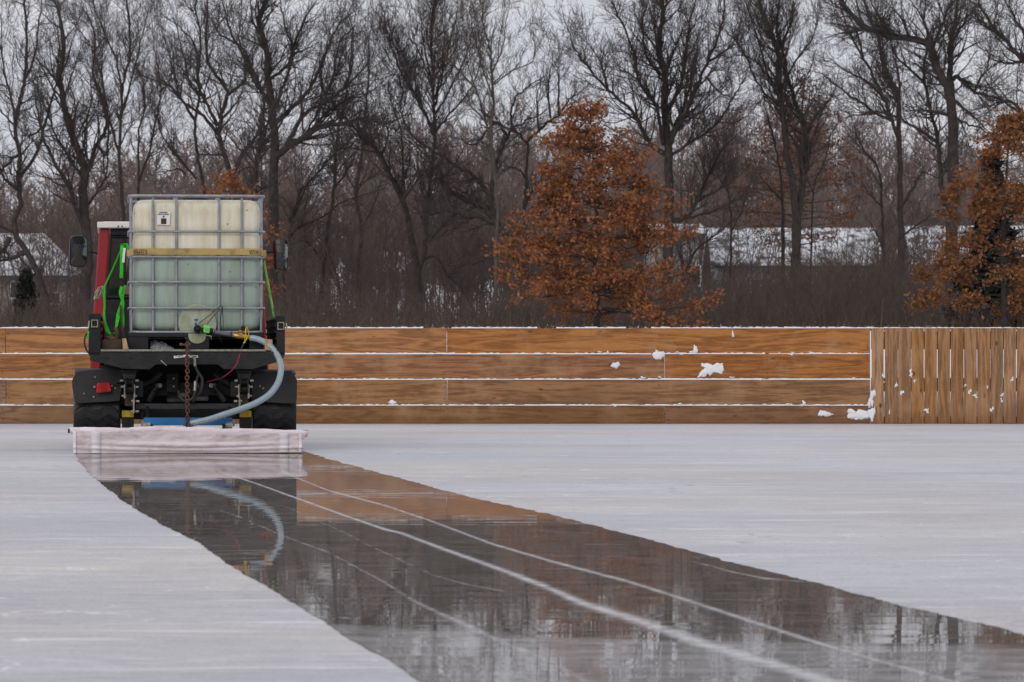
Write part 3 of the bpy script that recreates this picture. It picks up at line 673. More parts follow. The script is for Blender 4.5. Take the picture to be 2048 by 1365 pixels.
b.box(((x0 + x1) / 2, 1.09, zb - 0.03), (x1 - x0, 2.09, 0.04)); b.build('bed_floor', M['darksteel'], truck)
for s, X0, X1, top in ((-1, 222, 318, 1003), (1, 1690, 1755, 1022)):
    b = MB(); p0, p1 = z1(X0, top, 0.0), z1(X1, 1330, 0.0)
    wdt = p1.x - p0.x
    b.box(((p0.x + p1.x) / 2, 0.035, (p0.z + p1.z) / 2), (wdt, 0.07, p0.z - p1.z))
    xc = p1.x - .02 if s < 0 else p0.x + .02
    b.box((xc, 1.08, (p0.z + p1.z) / 2 + .005), (0.035, 2.0, p0.z - p1.z - .03))
    for k in range(6):
        zz = p1.z + (p0.z - p1.z) * (k + .5) / 6
        b.box((xc - s * .022, 1.08, zz), (0.012, 2.0, 0.018))
    sd_ = b.build('bed_side', M['black'], truck, bevel=0.005)
    b = MB(); cx, cz = (p0.x + p1.x) / 2, p0.z - 0.075
    for dx in (-.022, .022): b.box((cx + dx, -0.008, cz), (0.007, 0.012, 0.05))
    for dz in (-.025, .025): b.box((cx, -0.008, cz + dz), (0.05, 0.012, 0.007))
    b.tube([(cx + s * .04, -.012, cz + .02), (cx + s * .045, -.02, cz - .035)], .006, 6)
    b.build('latch', M['wornsteel'], sd_)
# --- mudguards, lamp
FL = [(105,540),(140,470),(190,405),(360,383),(640,378),(868,378),(860,660),(830,852),(600,868),(150,892),(110,640)]
FRp = [(1500,440),(1560,418),(1700,404),(1822,402),(1850,440),(1868,475),(1866,600),(1862,662),(1700,655),(1510,640)]
for zf, poly in ((z5, FL), (z2, FRp)):
    b = MB(); pprism(b, zf, poly, 0.28, 0.012)
    top = [zf(x, y, 0.28) for x, y in poly]; xs_ = [p.x for p in top]; zt = max(p.z for p in top)
    x0, x1 = min(xs_) + .02, max(xs_) - .01
    pts = [(0.29, zt - .02), (0.40, zt - .004), (0.80, zt + .01), (1.10, zt - .05), (1.22, zt - .2)]
    for (ya, za), (yb, zb_) in zip(pts, pts[1:]):
        b.add([(x0, ya, za), (x1, ya, za), (x1, yb, zb_), (x0, yb, zb_), (x0, ya, za - .012), (x1, ya, za - .012), (x1, yb, zb_ - .012), (x0, yb, zb_ - .012)],
              [(0, 1, 2, 3), (7, 6, 5, 4), (0, 4, 5, 1), (1, 5, 6, 2), (2, 6, 7, 3), (3, 7, 4, 0)])
    fe = b.build('mudguard', M['fender'], truck, bevel=0.006)
    b = MB()
    for x, y in (((455,492),(435,790),(760,655),(290,740)) if zf is z5 else ((1575,523),(1600,540))): bolt(b, zf(x, y, .28), .008, .006)
    b.build('bolt', M['wornsteel'], fe)
    if zf is z5:
        b = MB(); pprism(b, z5, [(482,590),(500,580),(655,570),(682,585),(705,690),(695,708),(490,735),(472,715)], 0.232, 0.045)
        tl = b.build('tail_light', M['redlamp'], fe, bevel=0.006)
        b = MB()
        for k in range(9): pprism(b, z5, [(545 + k * 11, 585 - k * .7), (549 + k * 11, 585 - k * .7), (553 + k * 11, 712 - k), (549 + k * 11, 712 - k)], 0.228, 0.005)
        b.build('lens_rib', M['redlamp'], tl)
        b = MB(); bolt(b, z5(448,640,.27), .011, .016); bolt(b, z5(712,622,.27), .011, .016); b.build('lamp_screw', M['wornsteel'], tl)
        b = MB(); b.tube(spline([z5(690,605,.26), z5(780,590,.24), z5(900,575,.3)], 4), .006, 6); b.build('lamp_cable', M['blackwire'], tl)
# --- wheels with chevron tread
def wheel(xc, yl, wid, rad):
    b = MB(); h = wid / 2
    b.lathe([(rad * .55, -h * .86), (rad * .75, -h), (rad * .93, -h * .98), (rad * .955, -h * .8), (rad * .955, h * .8), (rad * .93, h * .98), (rad * .75, h), (rad * .55, h * .86)], (xc, yl, rad), (1, 0, 0), 48, False)
    nb = 26
    for k in range(nb):
        for (u0, s0), (u1, s1) in zip([(-.92, 0), (-.5, .6), (-.12, 0), (.12, .0), (.5, .6)], [(-.5, .6), (-.12, 0), (.12, 0), (.5, .6), (.92, 0)]):
            q0 = 2 * math.pi * (k + s0) / nb; q1 = 2 * math.pi * (k + s1) / nb; dq = 2 * math.pi / nb * .30
            vs = []
            for rr in (rad * .95, rad * 1.012):
                for u, q in ((u0, q0 - dq), (u1, q1 - dq), (u1, q1 + dq), (u0, q0 + dq)):
                    vs.append((xc + u * h, yl + math.sin(q) * rr, rad + math.cos(q) * rr))
            b.add(vs, [(0, 1, 2, 3), (7, 6, 5, 4), (0, 4, 5, 1), (1, 5, 6, 2), (2, 6, 7, 3), (3, 7, 4, 0)])
    w_ = b.build('wheel', M['rubber'], truck, smooth=30)
    b = MB(); b.lathe([(rad * .1, -h * .4), (rad * .5, -h * .5), (rad * .57, -h * .88), (rad * .57, h * .88), (rad * .5, h * .5), (rad * .1, h * .4)], (xc, yl, rad), (1, 0, 0), 32)
    b.build('rim', M['darksteel'], w_, smooth=30)
wl0, wl1 = z5(128, 1100, .62).x, z5(842, 1100, .62).x
wr0, wr1 = z2(1505, 760, .62).x, z2(1855, 760, .62).x
wheel((wl0 + wl1) / 2, .66, wl1 - wl0, .30); wheel((wr0 + wr1) / 2, .66, wr1 - wr0, .30)
wheel((wl0 + wl1) / 2 + .06, 3.05, .24, .30); wheel((wr0 + wr1) / 2 - .06, 3.05, .24, .30)
# --- running gear under the bed
xc = (wl1 + wr0) / 2
b = MB()
for dx in (-.36, .36): b.box((xc + dx, 1.75, .47), (.07, 3.2, .12))
for yy in (.45, 1.3, 2.1): b.box((xc, yy, .47), (.72, .06, .10))
b.box((xc, 1.35, .44), (wr0 - wl1 + .30, .05, .42)); b.box((xc, 1.9, .40), (.55, .9, .22)); b.box((xc, 2.4, .42), (.6, .7, .3))
b.build('chassis', M['black'], truck, bevel=.006)
b = MB(); b.tube([(wl1 - .02, .66, .30), (xc - .16, .66, .31), (xc, .66, .32), (xc + .16, .66, .31), (wr0 + .02, .66, .30)], [.05, .055, .13, .055, .05], 14)
b.lathe([(.05, -.16), (.10, -.10), (.13, 0), (.09, .12)], (xc + .03, .62, .31), (0, 1, 0), 16)
b.build('axle', M['darksteel'], truck, smooth=40)
b = MB(); pbox(b, z2, 838, 418, 932, 572, 0.36, .14); gb = b.build('control_box', M['black'], truck, bevel=.006)
b = MB(); bolt(b, z2(896,462,.36), .010, .012); bolt(b, z2(896,525,.36), .010, .012); b.build('bolt', M['wornsteel'], gb)
b = MB(); pbox(b, z2, 840, 578, 990, 650, .5, .2); pbox(b, z2, 940, 575, 1000, 612, .4, .1); pbox(b, z2, 1060, 560, 1170, 640, .45, .2); b.build('gearbox', mat('grey_casting', (.16, .15, .14), .7, var=.6, scale=20, bump=.3), truck, bevel=.012)
b = MB()
for pts in ([(590,530),(660,510),(740,470),(800,420)], [(1400,530),(1330,505),(1270,470),(1215,425)]):
    b.tube(spline([z2(x, y, .42) for x, y in pts], 5), .032, 10)
b.build('suspension_arm', M['darksteel'], truck, smooth=60)
for pts in ([(772,518),(735,560),(690,640)], [(1205,518),(1245,560),(1300,640)]):
    b = MB(); p = [z2(x, y, .34) for x, y in pts]
    b.tube([p[0], p[1]], .017, 10); b.tube([p[1], p[1] + (p[2] - p[1]) * .05, p[2]], [.017, .026, .026], 12)
    sh = b.build('shock_absorber', M['darksteel'], truck, smooth=40)
    b = MB(); b.lathe([(.012, -.03), (.018, -.02), (.018, .03)], p[0], (0.6 if pts[0][0] < 1000 else -0.6, -1, 0), 8); b.build('bolt', M['wornsteel'], sh)
for sgn, X in ((1, 548), (-1, 1448)):
    def q(dx, y, yl): return z2(X + sgn * dx, y, yl)
    def qb(b, x0, y0, x1, y1, yl, dy): return b.prism([q(x0, y0, yl), q(x1, y0, yl), q(x1, y1, yl), q(x0, y1, yl)], (0, dy, 0))
    b = MB(); b.prism([q(-62, 392, .12), q(56, 392, .12), q(44, 470, .12), q(-48, 470, .12)], (0, .06, 0)); b.tube([q(-58, 405, .1), q(54, 405, .1)], .014, 8)
    sp = b.build('spring_hanger', M['darksteel'], truck, bevel=.004)
    b = MB()
    for dx in (-44, 32): qb(b, dx, 510, dx + 12, 620, .06, .05)
    qb(b, 26, 620, 40, 735, .07, .05); b.build('shackle_plate', M['wornsteel'], sp, bevel=.002)
    b = MB(); b.tube([q(-30, 460, .05), q(26, 460, .05), q(30, 570, .05), q(-32, 570, .05)], .007, 6, closed=True)
    for y in (492, 548): b.tube([q(-40, y, .1), q(36, y, .1)], .022, 10)
    b.build('shackle', M['black'], sp, smooth=50)
    b = MB()
    for dx, y in ((-62, 480), (60, 480), (-55, 528), (56, 530), (-48, 600), (44, 602), (28, 640), (64, 642), (28, 722), (60, 722)):
        p = q(dx, y, .085); b.lathe([(.005, -.014), (.009, -.011), (.009, .011), (.005, .014)], p, (1, 0, 0), 8)
    b.build('bolt', M['wornsteel'], sp)
    b = MB(); qb(b, -36, 585, 26, 680, .16, 1.0); b.build('leaf_spring', mat('brown_steel', (.06, .036, .026), .75, var=.4, scale=20), sp, bevel=.004)
    b = MB(); qb(b, -60, 715, 34, 768, .30, .06); b.build('yellow_stop', M['yellow'], truck, bevel=.003)
    b = MB(); qb(b, -60, 768, 34, 850, .31, .06); b.build('stop_bracket', M['black'], truck, bevel=.003)
b = MB(); pbox(b, z2, 598, 660, 1416, 706, .16, .05); b.build('crossbar', M['darksteel'], truck, bevel=.005)
b = MB(); pbox(b, z2, 640, 706, 656, 840, .2, .03); pbox(b, z2, 694, 706, 708, 780, .22, .02); pbox(b, z2, 700, 712, 1390, 775, .34, .02); b.build('lower_frame', M['black'], truck)
b = MB()
b.tube(spline([z2(1055,290,-.03), z2(1063,360,-.02), z2(1085,410,.02), z2(1120,470,.05), z2(1110,560,.08), z2(1080,600,.12), z2(1050,640,.14)], 6), .010, 8)
b.tube(spline([z2(1068,480,.1), z2(1065,560,.08), z2(1040,620,.1), z2(985,640,.12), z2(940,600,.16), z2(935,560,.2)], 6), .009, 8)
b.tube(spline([z2(1090,430,.15), z2(1075,490,.15), z2(1100,540,.15)], 5), .008, 8)
b.build('hydraulic_line', mat('grey_rubber', (.06, .058, .055), .5, var=.3), truck, smooth=60)
b = MB(); b.tube([z2(1050,300,-.035), z2(1062,310,-.035), z2(1063,365,-.03)], .010, 8); b.tube([z2(1066,485,.08), z2(1062,560,.07)], .011, 8); b.build('line_fitting', M['wornsteel'], truck, smooth=60)
b = MB(); b.tube(spline([z4(285,1195,.02), z4(262,1230,-.02), z4(258,1300,-.02), z4(275,1360,-.01), z4(300,1400,.0)], 5), .007, 7); b.build('cable', M['blackwire'], truck, smooth=60)
# --- cab
YC = 2.38; YFc = 3.75
def cx_(px, py): return L(px, py, YC)
zt = L(230, 450, YC).z; lt, rt_ = L(199, 460, YC).x, L(518, 460, YC).x
lb, rb = L(186, 640, YC).x, L(531, 640, YC).x
zm = L(200, 640, YC).z; zlow = .40
def side_x(s, z):
    t = (z - zm) / (zt - zm); return (lb + (lt - lb) * t) if s < 0 else (rb + (rt_ - rb) * t)
cab = MB()
zwin = L(230, 600, YC).z        # bottom of the rear window
pw = .085
for s in (-1, 1):
    for ya, yb_, za, zb_, wd in ((YC, YC + .12, zlow, zt - .03, pw), (YFc - .16, YFc - .06, zwin, zt - .03, .06)):
        A = [side_x(s, za), side_x(s, zb_)]; i_ = -s
        vs = []
        for z, x in ((za, A[0]), (zb_, A[1])):
            for yy in (ya, yb_): vs += [(x, yy, z), (x + i_ * wd, yy, z)]
        cab.add(vs, [(0, 1, 3, 2), (4, 6, 7, 5), (0, 4, 5, 1), (2, 3, 7, 6), (0, 2, 6, 4), (1, 5, 7, 3)])
    # lower door panel
    x0, x1 = side_x(s, zlow), side_x(s, zwin)
    cab.add([(x0, YC + .12, zlow), (x0, YFc - .06, zlow), (x1, YFc - .06, zwin), (x1, YC + .12, zwin), (x0 - s * .05, YC + .12, zlow), (x0 - s * .05, YFc - .06, zlow), (x1 - s * .05, YFc - .06, zwin), (x1 - s * .05, YC + .12, zwin)],
            [(0, 1, 2, 3), (7, 6, 5, 4), (0, 4, 5, 1), (1, 5, 6, 2), (2, 6, 7, 3), (3, 7, 4, 0)])
    cab.box((x0 + s * .02, YC + .55, zlow - .05), (.10, .9, .16))
cab.box(((lb + rb) / 2, YFc - .03, (zlow + zwin) / 2 + .02), (rb - lb - .06, .06, zwin - zlow))
cab.box(((lb + rb) / 2, (YC + YFc) / 2, zlow), (rb - lb - .12, YFc - YC - .1, .05))
body = cab.build('cab_body', M['red'], truck, bevel=.012)
b = MB()
xa, xb = side_x(-1, zt) + pw, side_x(1, zt) - pw
zh = L(230, 471, YC).z
b.box(((xa + xb) / 2, YC + .03, (zh + zt - .03) / 2), (xb - xa, .05, zt - .03 - zh))
xa2, xb2 = side_x(-1, zwin) + pw, side_x(1, zwin) - pw
b.add([(xa2, YC + .005, zwin), (xb2, YC + .005, zwin), (rb - pw, YC + .005, zlow), (lb + pw, YC + .005, zlow), (xa2, YC + .055, zwin), (xb2, YC + .055, zwin), (rb - pw, YC + .055, zlow), (lb + pw, YC + .055, zlow)],
      [(0, 1, 2, 3), (7, 6, 5, 4), (0, 4, 5, 1), (1, 5, 6, 2), (2, 6, 7, 3), (3, 7, 4, 0)])
b.build('rear_panel', M['black'], truck, bevel=.006)
b = MB(); rw = .016
fr_ = [(xa2 + .02, zwin + .02), (xb2 - .02, zwin + .02), (xb - .01, zh - .012), (xa + .01, zh - .012)]
b.tube([Vector((x, YC + .02, z)) for x, z in fr_], rw, 6, closed=True)
rwd = b.build('rear_window', M['rubber'], truck, smooth=60)
b = MB(); b.add([(x, YC + .03, z) for x, z in fr_], [(0, 1, 2, 3)]); b.build('pane', M['glass'], rwd)
b = MB(); b.add([(side_x(-1, zwin) + .05, YFc - .03, zwin), (side_x(1, zwin) - .05, YFc - .03, zwin), (side_x(1, zt) - .05, YFc - .12, zt - .05), (side_x(-1, zt) + .05, YFc - .12, zt - .05)], [(0, 1, 2, 3)])
b.build('windscreen', M['glass'], truck)
for s in (-1, 1):
    b = MB(); b.add([(side_x(s, zwin) - s * .02, YC + .12, zwin), (side_x(s, zwin) - s * .02, YFc - .14, zwin), (side_x(s, zt) - s * .02, YFc - .16, zt - .05), (side_x(s, zt) - s * .02, YC + .12, zt - .05)], [(0, 1, 2, 3)])
    b.build('side_window', M['glass'], truck)
b = MB(); b.box(((lt + rt_) / 2, (YC + YFc) / 2 - .02, zt - .002), (rt_ - lt + .035, YFc - YC + .06, .048)); b.box(((lt + rt_) / 2, (YC + YFc) / 2, zt + .022), (rt_ - lt - .06, YFc - YC - .1, .012))
ro = b.build('cab_roof', M['white'], truck, bevel=.016)
b = MB(); bolt(b, z4(612, 68, YC - .05), .007, .006); bolt(b, z4(652, 68, YC - .05), .007, .006); b.build('roof_screw', M['rust'], ro)
b = MB()
for xs_ in (-.33, .33):
    xx = (lb + rb) / 2 + xs_
    b.box((xx, 2.78, .62), (.42, .42, .12)); b.box((xx, 2.60, .92), (.42, .10, .60), Matrix.Rotation(R(-8), 3, 'X'))
b.build('seat', M['plastic'], truck, bevel=.03)
b = MB(); b.box(((lb + rb) / 2, 3.55, .82), (1.1, .22, .28)); b.build('dashboard', M['plastic'], truck, bevel=.03)
swx = (lb + rb) / 2 - .33
b = MB(); cc = Vector((swx, 3.27, .98)); ux, uy = Vector((1, 0, 0)), Vector((0, .45, .9)).normalized()
b.tube([cc + (ux * math.cos(k * .2618) + uy * math.sin(k * .2618)) * .19 for k in range(24)], .014, 8, closed=True)
b.tube([cc, cc + Vector((0, .2, -.14))], .02, 8); b.tube([cc - ux * .19, cc + ux * .19], .012, 6); b.build('steering_wheel', M['plastic'], truck, smooth=60)
# --- mirrors: convex glass in a black shell on a thin arm
HEADC = Vector((swx, 2.80, 1.47))
CAMV = Vector((-.495, -30.5, H))
for s, zf, (x0, y0, x1, y1), ym, arm in ((-1, z1, (76, 398, 214, 643), 3.50, [(214, 520), (250, 525), (300, 537)]), (1, z1, (1660, 420, 1782, 664), 3.50, [(1660, 526), (1620, 527), (1570, 535)])):
    c = (zf(x0, y0, ym) + zf(x1, y1, ym)) / 2; hw = (zf(x1, y0, ym).x - zf(x0, y0, ym).x) / 2; hh = (zf(x0, y0, ym).z - zf(x0, y1, ym).z) / 2
    tgt = HEADC + Vector((0.015, 0, -.06)) if s < 0 else c + Vector((-.125, -1, -.07))
    nrm = ((CAMV - c).normalized() + (tgt - c).normalized()).normalized()
    a = Vector((0, 0, 1)).cross(nrm).normalized(); up = nrm.cross(a)
    hw2 = hw / max(.5, abs(a.x)); 
    def se(u): 
        cu, su = math.cos(u), math.sin(u)
        return math.copysign(abs(cu) ** .42, cu), math.copysign(abs(su) ** .42, su)
    n = 36; b = MB(); loops = []
    for f, dep in ((1, .0), (1.0, -.02), (.86, -.05), (.5, -.065)):
        loops.append([c + a * se(2 * math.pi * k / n)[0] * hw2 * f + up * se(2 * math.pi * k / n)[1] * hh * f + nrm * dep for k in range(n)])
    inner = [c + a * se(2 * math.pi * k / n)[0] * hw2 * .90 + up * se(2 * math.pi * k / n)[1] * hh * .94 for k in range(n)]
    vs = inner + [p for l in loops for p in l]
    b.add(vs, [(j * n + k, j * n + (k + 1) % n, j * n + n + (k + 1) % n, j * n + n + k) for j in range(4) for k in range(n)] + [tuple(4 * n + k for k in range(n))])
    mi = b.build('side_mirror', M['rubber'], truck, smooth=50)
    b = MB(); RC = 2.4; vs = []; fs = []; m_ = 9
    for j in range(m_ + 1):
        for k in range(n):
            e = se(2 * math.pi * k / n); u, v = e[0] * hw2 * .91 * j / m_, e[1] * hh * .95 * j / m_
            vs.append(c + a * u + up * v + nrm * (.0065 - (u * u + v * v) / (2 * RC)))
    for j in range(m_):
        for k in range(n): fs.append((j * n + k, j * n + (k + 1) % n, j * n + n + (k + 1) % n, j * n + n + k))
    b.add(vs, fs); g_ = b.build('mirror_glass', M['mirror'], mi, smooth=180)
    b = MB(); pts = [zf(x, y, ym + .03) for x, y in arm]; pts[-1].y = 3.55; b.tube(spline(pts, 4), .008, 8); b.build('mirror_arm', M['black'], mi, smooth=60)
# --- brown block, sticks etc. resting on the bed
def block(name, zf, poly, yl, dy, m, label, cat):
    pts = [zf(x, y, yl) for x, y in poly]; base = (sum(p.x for p in pts) / len(pts), yl + dy / 2, min(p.z for p in pts))
    t = thing(name, base, label, cat); del OFF[t.name]; bpy.data.objects.remove(t)
    b = MB(); b.prism([p - Vector(base) for p in pts], (0, dy, 0)); o = b.build(name, m, bevel=.004)
    o.location = (TX + base[0] * CT - base[1] * ST, TY + base[0] * ST + base[1] * CT, base[2]); o.rotation_euler = (0, 0, TH)
    return tag(o, label, cat)
block('wood_block', z1, [(325,1208),(478,1206),(480,1283),(322,1285)], .06, .22, M['wooddark'], 'dirty dark brown wood block on the left corner of the truck bed', 'wood block')
block('wood_block', z1, [(484,1200),(515,1196),(536,1284),(490,1284)], .03, .09, M['woodlight'], 'narrow pale wood offcut leaning against the tank pallet on the truck bed', 'wood block')
block('wood_block', z1, [(1598,1203),(1658,1208),(1660,1296),(1598,1290)], .03, .09, M['woodlight'], 'pale wood offcut on right corner of the truck bed behind the hose', 'wood block')
# crumpled canvas over the dark block
b = MB(); base = z1(400, 1208, .16)
blob(b, (0, 0, .005), .055, .07, .028, 12, .5); blob(b, (.04, .02, .04), .022, .05, .06, 10, .5)
o = b.build('canvas_rag', M['canvas'], smooth=60); o.location = (TX + base.x * CT - base.y * ST, TY + base.x * ST + base.y * CT, base.z); o.rotation_euler = (0, 0, TH)
tag(o, 'crumpled brown canvas rag lying on the dark wood block', 'rag')

# ------------------------------------------------------------------ water tank in its cage
YT = 0.20; TD = 1.16
tl_, tr_ = z1(553, 600, YT).x, z1(1578, 600, YT).x
zc_top, zc_bot = z1(900, 88, YT).z, z1(900, 1150, YT).z
tank = thing('water_tank', ((tl_ + tr_) / 2, YT + TD / 2, zb - .01), 'big square pale plastic water tank in a grey wire cage on the truck bed', 'tank')
tcx, tcy = (tl_ + tr_) / 2, YT + TD / 2
def rrect(hx, hy, r, n=6):
    o = []
    for cx, cy, a0 in ((hx - r, hy - r, 0), (-hx + r, hy - r, 90), (-hx + r, -hy + r, 180), (hx - r, -hy + r, 270)):
        for k in range(n + 1):
            a = R(a0 + 90 * k / n); o.append((cx + r * math.cos(a), cy + r * math.sin(a)))
    return o
# bottle
zb0, zb1 = z1(900, 1142, YT).z, z1(900, 114, YT).z
hx, hy = (tr_ - tl_) / 2 - .012, TD / 2 - .018
prof = [(zb0, .06), (zb0 + .012, .025), (zb0 + .04, .006)]
zr = [z1(900, y, YT).z for y in (963, 760, 563, 365)]
zz = zb0 + .04
for k in range(1, 40):
    z = zb0 + .04 + (zb1 - .075 - zb0 - .04) * k / 40
    dd = min(abs(z - q) for q in zr)
    prof.append((z, .004 + .010 * math.exp(-(dd / .018) ** 2)))
for a in range(0, 91, 15): prof.append((zb1 - .075 + .075 * math.sin(R(a)), .004 + .075 * (1 - math.cos(R(a)))))
b = MB(); vs = []; nn = 4 * 13
def dense(hx, hy, r):
    pts = rrect(hx, hy, r, 6); o = []
    m_ = len(pts)
    for i in range(m_):
        p, q_ = pts[i], pts[(i + 1) % m_]
        L_ = math.dist(p, q_); k_ = 12 if L_ > .3 else 1
        for t in range(k_): o.append((p[0] + (q_[0] - p[0]) * t / k_, p[1] + (q_[1] - p[1]) * t / k_))
    return o
vx = [(z1(x, 600, YT).x - tcx) for x in (725, 907, 1240, 1418)]
for z, ins in prof:
    loop = dense(hx - ins, hy - ins, .07)
    bul = .012 * math.sin(math.pi * max(0, min(1, (z - zb0) / (zb1 - zb0)))) if ins < .03 else 0
    for x, y in loop:
        if y < -hy + .06 and abs(x) < hx - .06: y -= bul * (1 - (x / hx) ** 2)
        vs.append((tcx + x, tcy + y, z))
nl = len(loop)
fs = [(j * nl + k, j * nl + (k + 1) % nl, (j + 1) * nl + (k + 1) % nl, (j + 1) * nl + k) for j in range(len(prof) - 1) for k in range(nl)]
fs += [tuple(range(nl - 1, -1, -1)), tuple((len(prof) - 1) * nl + k for k in range(nl))]
b.add(vs, fs)
bottle = b.build('bottle', bottlemat(z1(900, 573, YT).z - OFF[tank.name][2]), tank, smooth=50)
b = MB(); b.lathe([(.11, 0), (.11, .03), (.10, .045)], (tcx, tcy, zb1 - .01), (0, 0, 1), 24); b.build('fill_cap', M['plastic'], bottle, smooth=30)
yfr = tcy - hy - .010
b = MB(); pprism(b, z1, [(757,210),(862,213),(855,316),(757,311)], yfr - .004, .004); lab = b.build('label', M['paper'], bottle)
b = MB()
def mk(x0, y0, x1, y1): pbox(b, z1, x0, y0, x1, y1, yfr - .0065, .002)
mk(788, 262, 830, 306); mk(800, 246, 818, 251); mk(806, 240, 812, 257)
for i, x in enumerate((776, 787, 798, 809, 820, 830)): mk(x, 213, x + 8, 221)
for i, x in enumerate((765, 774, 784, 793, 806, 816, 824, 834, 842)): mk(x, 226, x + 6, 235)
b.build('label_print', M['ink'], lab)
# recess of the outlet at the foot of the bottle
oc = z1(1072, 1080, yfr); orr = abs(z1(1225, 1080, yfr).x - oc.x)
m_rec = mat('stained_plastic', (0.36, 0.41, 0.31), 0.5, c2=(0.29, 0.29, 0.17), scale=14, thr=(.3, .6))
b = MB(); b.lathe([(orr * 1.0, .004), (orr * .97, -.004), (orr * .90, -.005), (orr * .80, .0), (orr * .35, -.002), (orr * .3, -.004)], (oc.x, yfr - .002, oc.z), (0, 1, 0), 40)
for p in []: pass
b.build('outlet_recess', m_rec, bottle, smooth=40)
# cage
rt = .0095
cage = MB()
def ring(z, out, r=rt, dz=0):
    pts = [(tcx + x, tcy + y, z) for x, y in rrect((tr_ - tl_) / 2 + out, TD / 2 + out, .07, 5)]
    cage.tube(pts, r, 8, closed=True)
for i, y in enumerate((365, 563, 760, 963)): ring(z1(900, y, YT).z, .016)
ring(zc_top, .012, .0115); ring(zc_bot, .004, .0115)
def vert(x, y):
    cage.tube([(x, y, zc_bot - .01), (x, y, zc_top)], rt * 1.02, 8)
for X in (555, 725, 907, 1240, 1418, 1570):
    x = z1(X, 600, YT).x
    vert(x, YT + (.02 if X in (555, 1570) else 0)); vert(x, YT + TD)
for k in range(1, 6):
    for x in (tl_, tr_): vert(x, YT + TD * k / 6)
for x in (tcx - .16, tcx + .16): cage.tube([(x, YT, zc_top), (x, YT + TD, zc_top)], rt, 8)
cage.build('cage', M['steel'], tank, smooth=60)
# black plastic pallet with fork openings
b = MB(); zp = zb - .008
def ppart(poly, y0=YT - .015, dy=.10): pprism(b, z1, poly, y0, dy)
ppart([(530,1152),(1588,1152),(1588,1190),(530,1190)], YT - .015, TD + .03)
for x0, x1 in ((530, 690), (985, 1165), (1475, 1588)): ppart([(x0,1190),(x1,1190),(x1,1290),(x0,1290)], YT - .015, TD + .03)
b.box((tcx, YT + TD * .55, (zp + zb + .03) / 2), (tr_ - tl_ - .05, TD * .8, .03))
b.box((tcx, YT + TD * .75, zb + .045), (tr_ - tl_ - .05, .02, .10))
pal = b.build('pallet', M['plastic'], tank, bevel=.006)
b = MB(); n_ = 14; cpt = [(1000 + 70 * (1 - math.cos(math.pi * k / n_)), 1160 + 78 * math.sin(math.pi * k / n_) ** .7) for k in range(n_ + 1)]
pprism(b, z1, cpt, YT - .022, .005); b.build('drip_lip', m_rec, pal)
# outlet valve and coupling
yv = YT - .09
va = empty('v', (0, 0, 0)); bpy.data.objects.remove(va)
b = MB(); c0 = z3(290, 308, yv); b.lathe([(.02, .10), (.03, .09), (.03, .03)], c0, (0, 1, 0), 16)
rr_ = .0185
b.lathe([(.0001, -rr_)] + [(rr_ * math.cos(R(t)), rr_ * math.sin(R(t))) for t in range(-75, 90, 15)] + [(.0001, rr_)], c0, (0, 1, 0), 16)
c1, c2 = z3(340, 318, yv), z3(470, 330, yv); ax = (c2 - c1).normalized()
b.lathe([(.013, -.008), (.0195, .0), (.0205, .004), (.0205, (c2 - c1).length * .8), (.018, (c2 - c1).length)], c1, ax, 18)
valve = b.build('outlet_valve', M['black'], tank, smooth=40)
b = MB(); t_ = z3(272, 250, yv); b.lathe([(.010, -.016), (.010, .006)], t_, (0, 0, 1), 12)
b.box(z3(275, 208, yv), (.030, .022, .011)); b.box(z3(275, 222, yv), (.022, .026, .006)); b.build('blue_cap', M['bluecap'], valve, bevel=.002)
b = MB(); pprism(b, z3, [(355,264),(418,276),(412,348),(352,340)], yv - .023, .003); b.build('green_label', M['greenlabel'], valve)
b = MB()
for k in range(4): pbox(b, z3, 366 + k * 11, 292 + k * 2, 372 + k * 11, 330 + k * 2, yv - .0245, .002)
b.build('label_print', mat('label_print', (.08, .36, .06), .6), valve)
b = MB(); b.ribbon([z3(246, 268, yv - .015), z3(244, 300, yv - .018), z3(252, 325, yv - .016)], .006, (0, 1, 0), .002); b.lathe([(.021, -.003), (.021, .003)], z3(458, 329, yv), ax, 18); b.build('clamp_band', M['wornsteel'], valve)
b = MB(); b.tube([z3(415, 375, yv - .01), z3(432, 392, yv - .015), z3(434, 418, yv - .012)], .0035, 6); b.tube([z3(365, 374, yv - .012), z3(440, 383, yv - .012)], .0035, 6); b.build('clamp_screw', M['wornsteel'], valve)
b = MB()
for q0, q1 in (((180, 258), (232, 283)), ((170, 275), (225, 300)), ((200, 290), (232, 305))): b.ribbon([z3(*q0, yv), z3(*q1, yv)], .006, (0, 1, 0), .003)
b.build('pull_tag', mat('grey_tag', (.16, .17, .2), .6), valve)
b = MB()
for pts in ([(305,245),(400,175),(500,85),(545,70),(530,200),(525,320)], [(390,255),(450,180),(520,110)], [(548,66),(556,180),(562,315)]):
    b.tube(spline([z3(x, y, YT - .035 if y < 200 else YT - .06) for x, y in pts], 5), .0028, 6)
b.build('tie_cord', M['blackwire'], tank)

